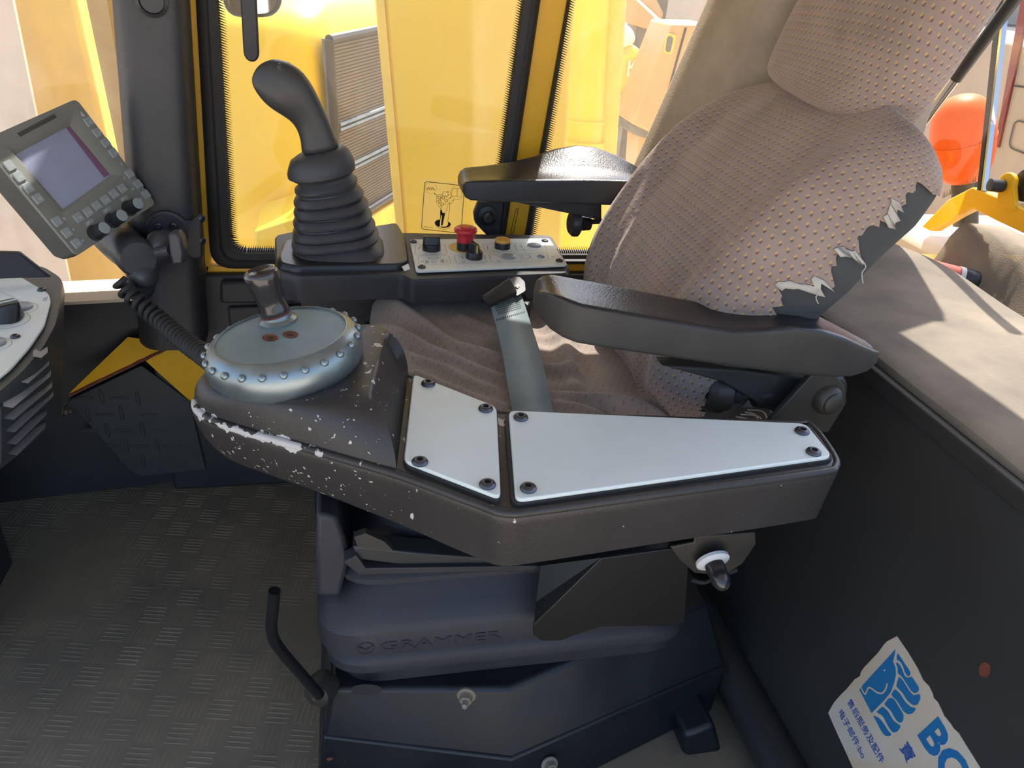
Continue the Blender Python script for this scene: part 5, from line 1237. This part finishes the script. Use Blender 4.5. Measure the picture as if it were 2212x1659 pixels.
for x, y in ((139, 472), (159.5, 496), (179, 520), (263, 354), (270, 385.6), (287, 408), (305.6, 430)): inst('indicator_led', LED, nframe(PM(x, y), mn), mon)
part('warning_mark', MB().prism([PM(174, 241), PM(184, 251), PM(177, 251)], mn * .0004), MT['key_ink'], mon, smooth=0)
kp = [(.0115, 0), (.0118, .002), (.0112, .004)]
def knob_mb():
    n = 36; rings = []
    for r, h, g in ((.0125, 0, 0), (.0125, .004, 0), (.0112, .0045, 1), (.0106, .025, 1), (.0098, .0275, 0), (.0001, .0278, 0)):
        rings.append([V(((r - (0.0007 if g and k % 3 == 0 else 0)) * math.cos(2 * math.pi * k / n), (r - (0.0007 if g and k % 3 == 0 else 0)) * math.sin(2 * math.pi * k / n), h)) for k in range(n)])
    return MB().loft(rings)
KN = knob_mb().mesh('rotary_knob', smooth=25); KN.materials.append(MT['plastic_smooth'])
KCAP = MB().lathe([(.0095, .0276), (.0090, .0284), (.0001, .0285)], (0, 0, 0), (0, 0, 1), 24).mesh('knob_cap'); KCAP.materials.append(MT['grey_plug'])
for x, y in ((226, 492), (264, 465), (299, 439)):
    tpn = PM(x, y, 0.028); m_ = nframe(tpn - mn * 0.028, mn)
    ko = inst('rotary_knob', KN, m_, mon); inst('knob_cap', KCAP, m_, ko)
part('vent_strip', stroke([PM(40, 292, .0003), PM(120, 250, .0003)], .006, mn), MT['monitor_side'], mon, smooth=0, fix=False)
# ------------------------------------------------------------------ ball mount on the pillar
mt_ = thing('ball_mount', 'black ball-joint mount with clamp knob holding the monitor to the pillar', 'mount', PY(365, 500, 1.40))
s0 = (WB + WC) / 2 - mn * 0.035 + mex * 0.01; s1 = PY(300, 560, 1.30)
s0 = PY(246, 512, max(WB.y, WC.y) + 0.05); dv = (s1 - s0)
part('socket', MB().tube([s0 - dv * 0.2, s0, s0 + dv * .5, s0 + dv * .55, s0 + dv * .95, s1], .03, 28, rs=[.034, .035, .034, .032, .0325, .028]), MT['mount'], mt_, smooth=40)
a0, a1 = PY(297, 607, 1.315), PY(362, 510, 1.345)
pts = [a0 + (a1 - a0) * (k / 12) for k in range(-1, 14)]
rs = [.012, .026, .031, .032, .029, .023, .019, .018, .020, .025, .029, .030, .028, .022, .010]
part('clamp_arm', MB().tube(pts, .02, 20, rs=rs, squash=.85, up=(0, -1, 0)), MT['mount'], mt_, smooth=60)
part('ball_stub', MB().ball(PY(300, 618, 1.33), .026, 18, 10), MT['mount'], mt_, smooth=60)
wing = [(362, 505), (381, 502), (391, 517), (397, 545), (395, 571), (372, 573), (366, 548)]
kb_ = part('clamp_knob', MB().prism([PY(x, y, 1.275) for x, y in wing], (0.004, 0.024, 0)), MT['mount'], mt_, bevel=.004)
part('knob_stem', MB().tube([PY(340, 545, 1.30), PY(368, 540, 1.29)], .009, 14), MT['mount'], mt_)
fl_ = PY(362, 498, 1.402)
fg = part('round_flange', MB().lathe([(.0001, 0), (.036, 0), (.036, .004), (.031, .006), (.030, .004), (.0001, .004)], fl_, (0.05, -1, 0), 32), MT['plastic'], mt_)
tabp = [PY(x, y, 1.400) for x, y in ((325, 472), (345, 462), (372, 470), (412, 478), (432, 462), (436, 556), (420, 560), (405, 552), (395, 560))]
part('mount_tab', MB().prism(tabp, (0, 0.008, 0)), MT['plastic'], mt_, bevel=.002)
for x, y in ((436, 472), (437, 520)): inst('screw', SCREW, nframe(PY(x, y, 1.405), (0.7, -0.7, 0)), mt_)
for x, y in ((341, 488), (375, 488)): inst('screw', SCREW, nframe(PY(x, y, 1.397), (0, -1, 0)), fg)
# coiled cable
cp_ = spline([PY(262, 606, 1.285), PY(285, 640, 1.275), PY(345, 692, 1.24), PY(400, 738, 1.16), PY(452, 776, 1.07), PY(500, 815, 0.985)], 20)
L_ = [0]
for a, b in zip(cp_, cp_[1:]): L_.append(L_[-1] + (b - a).length)
def along(s):
    for k in range(len(L_) - 1):
        if s <= L_[k + 1]: q = (s - L_[k]) / (L_[k + 1] - L_[k]); return cp_[k] + (cp_[k + 1] - cp_[k]) * q, (cp_[k + 1] - cp_[k]).normalized()
    return cp_[-1], (cp_[-1] - cp_[-2]).normalized()
turns = 27; N_ = turns * 14; hel = []
for k in range(N_ + 1):
    s = L_[-1] * k / N_; p, t_ = along(s); u = (V((0, 0, 1)) - t_ * t_.z).normalized(); w = t_.cross(u); a = 2 * math.pi * turns * k / N_
    hel.append(p + (u * math.cos(a) + w * math.sin(a)) * .0125)
solo('coiled_cable', MB().tube(hel, .0045, 8), MT['rubber'], 'black coiled cable running from the monitor mount to the console', 'cable', smooth=60)
# ------------------------------------------------------------------ dash console at the front
ZDs = .545
dash = thing('dash_console', 'dark dash console with a pale switch panel and slotted side vent', 'console', (-.62, 1.2, .0))
do = [PZ(-330, 575, ZDs), PZ(40, 566, ZDs), PZ(95, 574, ZDs), PZ(135, 600, ZDs), PZ(133, 645, ZDs), PZ(122, 700, ZDs), PZ(94, 752, ZDs), PZ(50, 803, ZDs), PZ(0, 848, ZDs), PZ(-110, 925, ZDs), PZ(-330, 1000, ZDs)]
do = rounded(do, .02, 4); dc = sum(do, V((0, 0, 0))) / len(do)
def dr(k, z): return [V((dc.x + (p.x - dc.x) * k, dc.y + (p.y - dc.y) * k, z)) for p in do]
db = rounded([PZ(-330, 800, .385), PZ(40, 780, .385), PZ(95, 790, .385), PZ(125, 812, .385), PZ(136, 848, .385), PZ(134, 884, .385), PZ(101, 928, .385), PZ(55, 970, .385), PZ(0, 1014, .385), PZ(-110, 1100, .385), PZ(-330, 1180, .385)], .02, 4)
MT['dash'] = mat('dash_plastic', rgb(66, 72, 74), .5, var=.12, vscale=9, bump=.2, bscale=700)
part('housing', MB().loft([dr(.985, ZDs), dr(1.0, ZDs - .006), dr(1.0, ZDs - .02), db, [p + V((-.03, 0, -.015)) for p in db]]), MT['dash'], dash, smooth=35)
part('column', MB().box((-.92, 1.02, 0), (-.66, 1.28, .36)), MT['plastic'], dash)
pq = [PZ(-260, 612, ZDs + .002), PZ(22, 588, ZDs + .002), PZ(106, 638, ZDs + .002), PZ(111, 656, ZDs + .002), PZ(97, 708, ZDs + .002), PZ(66, 754, ZDs + .002), PZ(22, 804, ZDs + .002), PZ(-40, 852, ZDs + .002), PZ(-280, 960, ZDs + .002)]
sp_ = part('switch_panel', MB().prism(rounded(pq, .012, 4), (0, 0, .004)), MT['white_panel'], dash, bevel=.0015)
zs_ = ZDs + .006
for x, y in ((90, 627), (33, 728)): inst('screw', SCREW, nframe(PZ(x, y, zs_), (0, 0, 1)), sp_)
c = PZ(12, 688, zs_)
part('rotary_switch', MB().hull2(rrect(frame(c, V((1, 0, 0)), V((0, 1, 0)), V((0, 0, 1))), 0, 0, .05, .046, .02), rrect(frame(c + V((0, 0, .026)), V((.8, .6, 0)), V((-.6, .8, 0)), V((0, 0, 1))), 0, 0, .046, .024, .010)), MT['plastic_smooth'], sp_, bevel=.002)
part('pointer_line', MB().obox(c + V((0.004, 0.002, .0268)), V((.8, .6, 0)) * .018, V((-.6, .8, 0)) * .0012, V((0, 0, .0008))), MT['white_plastic'], sp_, smooth=0)
for x, y in ((46, 664), (-14, 742)):
    part('blind_plug', MB().lathe([(.0165, 0), (.0165, .003), (.014, .0045), (.0001, .005)], PZ(x, y, zs_), (0, 0, 1), 28), MT['grey_plug'], sp_)
mb = MB()
for x, y, r in ((48, 666, .022), (14, 692, .032), (-12, 745, .022)):
    cc_ = PZ(x, y, zs_); mb = join(mb, stroke([cc_ + V((r * math.cos(a), r * math.sin(a), 0)) for a in [2 * math.pi * k / 28 for k in range(28)]], .0006, (0, 0, 1), closed=True))
mb = join(mb, stroke([PZ(-60, 612, zs_), PZ(0, 630, zs_), PZ(50, 652, zs_)], .0006, (0, 0, 1)))
part('printed_lines', mb, MT['ink'], sp_, smooth=0, fix=False)
part('printed_word', text_mb('TEST', frame(PZ(99, 641, zs_ + .0003), (PZ(90, 660, zs_) - PZ(99, 641, zs_)).normalized(), V((0, 0, 1)).cross((PZ(90, 660, zs_) - PZ(99, 641, zs_)).normalized()), V((0, 0, 1))), .0085), MT['ink'], sp_, smooth=0, fix=False)
MT['slat_sky_sheen'] = mat('vent_slat', rgb(150, 154, 160), .5)  # light grey holds the sky sheen on the slats
va, vb = PZ(118, 706, ZDs), PZ(10, 840, ZDs)
vn = (vb - va).cross(PZ(58, 968, .385) - va).normalized()
if vn.dot(CAM - va) < 0: vn = -vn
def pv_(x, y, l): return PP(x, y, va + vn * l, vn)
part('side_face', MB().prism([pv_(x, y, .005) for x, y in ((2, 884), (30, 862), (70, 812), (108, 752), (120, 756), (128, 880), (60, 960), (2, 1006))], -vn * .03), MT['dash'], dash, bevel=.003)
for (ax_, ay_, bx_, by_, w_s) in ((90, 762, 105, 750, 12), (62, 816, 108, 775, 13), (28, 866, 111, 797, 16), (30, 893, 114, 822, 15), (33, 921, 116, 844, 14), (35, 948, 103, 882, 13), (36, 972, 99, 912, 12)):
    q4 = [pv_(ax_, ay_, .010), pv_(bx_, by_, .010), pv_(bx_ - 1, by_ + w_s, .017), pv_(ax_, ay_ + w_s, .017)]
    part('vent_slat', MB().hull2(q4, [p - vn * .012 for p in q4]), MT['slat_sky_sheen'], dash, bevel=.001)
inst('bolt', hexbolt_mesh(.008, .010, MT['bracket_dark']), nframe(pv_(138, 886, .008), vn), dash)
part('rear_screen', MB().prism([PZ(-200, 540, .60), PZ(40, 545, .60), PZ(110, 600, .56), PZ(-200, 610, .56)], (0, .01, 0)), MT['plastic'], dash, bevel=.004)
# pale sill of the front window
a, b = A3 + V((0, 0.0, .472)), B3 + V((0, 0.0, .472))
part('sill', MB().prism([a + V((0, -.045, 0)), b + V((0, -.045, 0)), b + V((0, .06, 0)), a + V((0, .06, 0))], (0, 0, .006)), MT['beige_wall'], wf, smooth=0)
# ------------------------------------------------------------------ foot area: yellow bracket and rubber kick plate
t = thing('yellow_bracket', 'bent yellow steel bracket with a rusty edge low on the side wall', 'bracket', PY(320, 760, 1.47))
T_ = PZ(147, 852, .30); P2 = PY(377, 742, 1.485); P3 = PY(442, 712, 1.485); P4 = PY(276, 728, 1.485)
part('ledge', MB().add([T_, P2, P3, P4, T_ - V((0, 0, .005)), P2 - V((0, 0, .005)), P3 - V((0, 0, .005)), P4 - V((0, 0, .005))], [(0, 1, 2, 3), (7, 6, 5, 4), (0, 4, 5, 1), (1, 5, 6, 2), (2, 6, 7, 3), (3, 7, 4, 0)]), MT['yellow'], t, smooth=0)
part('rusty_edge', MB().tube([T_ - V((0, 0, .003)) + (P2 - T_) * (k / 14) + V((0, 0, .0015 * noise.noise(V((k * 1.3, 0, 0))))) for k in range(15)], .0035, 6), MT['rust'], t)
part('wall_flange', MB().prism([PY(x, y, 1.484) for x, y in ((315, 780), (380, 742), (443, 712), (448, 850), (412, 868))], (0, .003, 0)), MT['yellow'], t, smooth=0)
MT['kick'] = mat('kick_rubber', rgb(62, 64, 64), .6, var=.15, vscale=12, bump=.3, bscale=500)
kp_ = solo('kick_plate', MB().prism([PY(x, y, 1.478) for x, y in ((146, 866), (305, 790), (410, 868), (445, 1015), (302, 1030), (280, 1018))], (0, .005, 0)), MT['kick'], 'black rubber kick plate with raised lozenges below the yellow bracket', 'kick plate', bevel=.002)
LZ = MB().hull2([V((.0185 * math.cos(a) , .0045 * sgp(math.sin(a), .8), 0)) for a in [2 * math.pi * k / 12 for k in range(12)]], [V((.0165 * math.cos(a), .0022 * sgp(math.sin(a), .8), .0022)) for a in [2 * math.pi * k / 12 for k in range(12)]]).mesh('tread_lozenge', smooth=0); LZ.materials.append(MT['kick'])
for x, y, vert in ((183, 860, 0), (256, 860, 0), (228, 895, 0), (196, 930, 0), (268, 929, 0), (240, 963, 0), (303, 963, 0), (275, 997, 0), (322, 897, 0), (340, 930, 0), (372, 962, 0), (345, 995, 0), (220, 857, 1), (190, 895, 1), (262, 892, 1), (232, 930, 1), (273, 962, 1), (308, 928, 1), (298, 862, 1), (340, 962, 1), (310, 997, 1)):
    c = PY(x, y, 1.478); ex = V((1, 0, 0)) if not vert else V((0, 0, 1)); n_ = V((0, -1, 0))
    inst('tread_lozenge', LZ, frame(c, ex, n_.cross(ex), n_), kp_)
# ------------------------------------------------------------------ decal on the big window
m = D.materials.new('decal_film'); m.use_nodes = True; N = m.node_tree.nodes; L = m.node_tree.links
for n in list(N): N.remove(n)
ou = N.new('ShaderNodeOutputMaterial'); trn = N.new('ShaderNodeBsdfTransparent'); tl = N.new('ShaderNodeBsdfTranslucent'); tl.inputs['Color'].default_value = (.95, .9, .72, 1)
mx = N.new('ShaderNodeMixShader'); mx.inputs[0].default_value = .22; L.new(trn.outputs[0], mx.inputs[1]); L.new(tl.outputs[0], mx.inputs[2]); L.new(mx.outputs[0], ou.inputs['Surface'])
ydc = yg - .0025
def dz(x, y, l=0): return PY(880 + x / 12.764, 380 + y / 12.764, ydc - l)
dec = thing('window_decal', 'pale yellow decal showing a joystick and an open book, stuck on the window', 'decal', dz(940, 1560))
part('film', plate([dz(x, y) for x, y in ((440, 60), (1660, 190), (1570, 1660), (310, 1530))]), m, dec, smooth=0, fix=False)
nd = (0, -1, 0); mb = stroke(rounded([dz(480, 150, .0004), dz(1575, 272, .0004), dz(1478, 1580, .0004), dz(388, 1462, .0004)], .006, 5), .0012, nd, closed=True)
def circ(x, y, r, w=.0006):
    return stroke([dz(x + r * math.cos(a), y + r * math.sin(a), .0004) for a in [2 * math.pi * k / 26 for k in range(26)]], w, nd, closed=True)
for x, y, r, w in ((648, 332, 155, .0004), (1368, 462, 188, .0004), (880, 595, 38, .001), (990, 605, 38, .001), (1070, 685, 38, .001), (885, 700, 38, .001), (965, 778, 38, .001)): mb = join(mb, circ(x, y, r, w))
mb = join(mb, stroke([dz(530 + 220 * k / 40, 340 + 12 * k / 40 + 38 * math.sin(k / 40 * 2 * math.pi * 3.5), .0004) for k in range(41)], .0009, nd))
def ln(pts, w=.0007): return stroke([dz(x, y, .0004) for x, y in pts], w, nd)
for pts in ([(1215, 555), (1230, 380), (1290, 340), (1375, 352), (1440, 340), (1505, 395), (1490, 585), (1360, 560), (1215, 555)], [(1375, 352), (1365, 555)], [(905, 680), (990, 440), (1110, 440)], [(1020, 585), (1120, 530)], [(1105, 665), (1170, 610)], [(1005, 782), (1225, 755), (1260, 690)], [(850, 570), (770, 500)], [(830, 520), (900, 505), (980, 530), (1050, 550), (1110, 600)], [(815, 545), (795, 640), (800, 720), (860, 820), (915, 900), (912, 960)], [(840, 700), (900, 780), (945, 870), (950, 950)], [(1165, 700), (1165, 900), (1115, 1260)], [(1120, 800), (1080, 950), (1050, 1020)], [(805, 1390), (900, 1455), (1010, 1475), (1110, 1460), (1190, 1400)]):
    mb = join(mb, ln(pts))
for tri in ([(1155, 448), (1105, 425), (1105, 465)], [(1165, 508), (1110, 512), (1130, 545)], [(1210, 585), (1160, 600), (1185, 628)], [(1275, 640), (1240, 680), (1275, 690)], [(735, 475), (750, 522), (780, 490)],
            [(912, 945), (952, 945), (966, 1010), (1045, 1024), (1010, 1180), (972, 1365), (925, 1365), (955, 1090), (930, 1090), (905, 1250), (905, 1000)],
            [(905, 1200), (820, 1215), (765, 1260), (752, 1310), (790, 1370), (870, 1410), (895, 1380), (905, 1260)], [(870, 1405), (960, 1395), (1060, 1400), (1125, 1340), (1115, 1255), (1180, 1290), (1203, 1345), (1150, 1405), (1050, 1432), (950, 1428)]):
    mb = join(mb, plate([dz(x, y, .0005) for x, y in tri]))
o_, x_ = dz(450, 1400, .0004), dz(720, 1432, .0004); ex = (x_ - o_).normalized(); ey = V((0, -1, 0)).cross(ex)
tm = text_mb('008 314 67', frame(o_, ex, ey, ex.cross(ey)), (x_ - o_).length / 4.9)
part('printed_drawing', join(mb, tm), MT['ink_dark'], dec, smooth=0, fix=False)
# ------------------------------------------------------------------ sticker on the bulkhead
def st_(x, y, l=0): return PP(1800 + x / 5.741, 1370 + y / 5.741, B0, BN) + BN * (.0008 + l)
stk = thing('company_sticker', 'worn white sticker with a blue horse-head logo and lettering on the dark bulkhead', 'sticker', st_(600, 1600))
outl = [(795, 25), (670, 90), (640, 120), (560, 230), (385, 415), (350, 465), (335, 520), (270, 560), (180, 670), (85, 765), (20, 840), (-20, 905), (-57, 976), (0, 1110), (250, 1659), (420, 2030), (2010, 1960), (1830, 1659), (1680, 1420), (1560, 1225), (1500, 1170), (1460, 1110), (1380, 1010), (1330, 900), (1300, 840), (1250, 790), (1235, 730), (1190, 640), (1120, 570), (1050, 420), (930, 220)]
part('paper', MB().prism([st_(x, y) for x, y in outl], -BN * .0006), MT['paper'], stk, smooth=0)
polys = [[(780, 185), (762, 300), (750, 335), (780, 420), (787, 500), (765, 600), (722, 720), (640, 820), (482, 980), (330, 688), (352, 660), (372, 632)],
 [(805, 230), (965, 470), (962, 508), (935, 525), (902, 490), (872, 400), (842, 345), (790, 310)],
 [(780, 345), (830, 372), (868, 450), (893, 520), (935, 545), (980, 522), (1075, 670), (1062, 718), (1012, 735), (970, 700), (902, 592), (852, 520), (806, 488), (806, 420)],
 [(822, 522), (872, 574), (950, 702), (1000, 760), (1083, 738), (1091, 800), (1050, 882), (990, 880), (922, 820), (862, 722), (786, 648)],
 [(770, 676), (832, 732), (902, 842), (970, 905), (1040, 917), (1000, 980), (932, 997), (872, 950), (802, 832), (724, 752)],
 [(702, 786), (760, 802), (822, 902), (882, 1002), (876, 1080), (832, 1105), (782, 1060), (722, 950), (636, 868)],
 [(620, 895), (682, 952), (762, 1082), (850, 1140), (802, 1212), (742, 1222), (692, 1150), (622, 1012), (538, 966)],
 [(500, 1005), (582, 1042), (642, 1122), (692, 1202), (737, 1247), (692, 1270), (640, 1255), (592, 1182)]]
mb = MB()
for i, pl in enumerate(polys):
    pts = [V((x, y, 0)) for x, y in pl]
    pts = rounded(pts, 22, 3) if i else pts
    mb = join(mb, plate([st_(p.x, p.y, .0003) for p in pts]))
lg_ = part('horse_logo', mb, MT['blue'], stk, smooth=0, fix=False)
mb = stroke([st_(p.x, p.y, .0006) for p in spline([V((355, 660, 0)), V((405, 742, 0)), V((446, 668, 0)), V((490, 675, 0)), V((545, 716, 0)), V((612, 734, 0)), V((660, 685, 0)), V((682, 610, 0))], 5)], .0022, BN)
mb = join(mb, plate([st_(645 + 12 * math.cos(a), 447 + 13 * math.sin(a), .0006) for a in [2 * math.pi * k / 12 for k in range(12)]]))
part('logo_lines', mb, MT['paper'], lg_, smooth=0, fix=False)
def sframe(x, y, dx, dy):
    o = st_(x, y, .0004); ex = (st_(x + dx, y + dy, .0004) - o).normalized(); ey = BN.cross(ex); return frame(o, ex, ey, BN)
unit = (st_(100, 0) - st_(0, 0)).length / 100
ul = lambda x0, y0, x1, y1: (st_(x1, y1) - st_(x0, y0)).length
part('small_print', text_mb('售后服务及配件', sframe(197, 820, 405, 740), ul(215, 880, 270, 985) * 1.02, bold=.012), MT['blue_txt'], stk, smooth=0, fix=False)
part('small_print', text_mb('电子邮件:bo', sframe(85, 945, 330, 640), ul(95, 1000, 150, 1105) * 1.02, bold=.012), MT['blue_txt'], stk, smooth=0, fix=False)
part('single_character', text_mb('寶', sframe(862, 1365, 405, 740), ul(880, 1370, 950, 1610) * 0.98, bold=.01), MT['blue_txt'], stk, smooth=0, fix=False)
part('brand_letters', text_mb('BO', sframe(1150, 1128, 180, 300), ul(1040, 1250, 1270, 1050) / .66, bold=.035), MT['blue'], stk, smooth=0, fix=False)
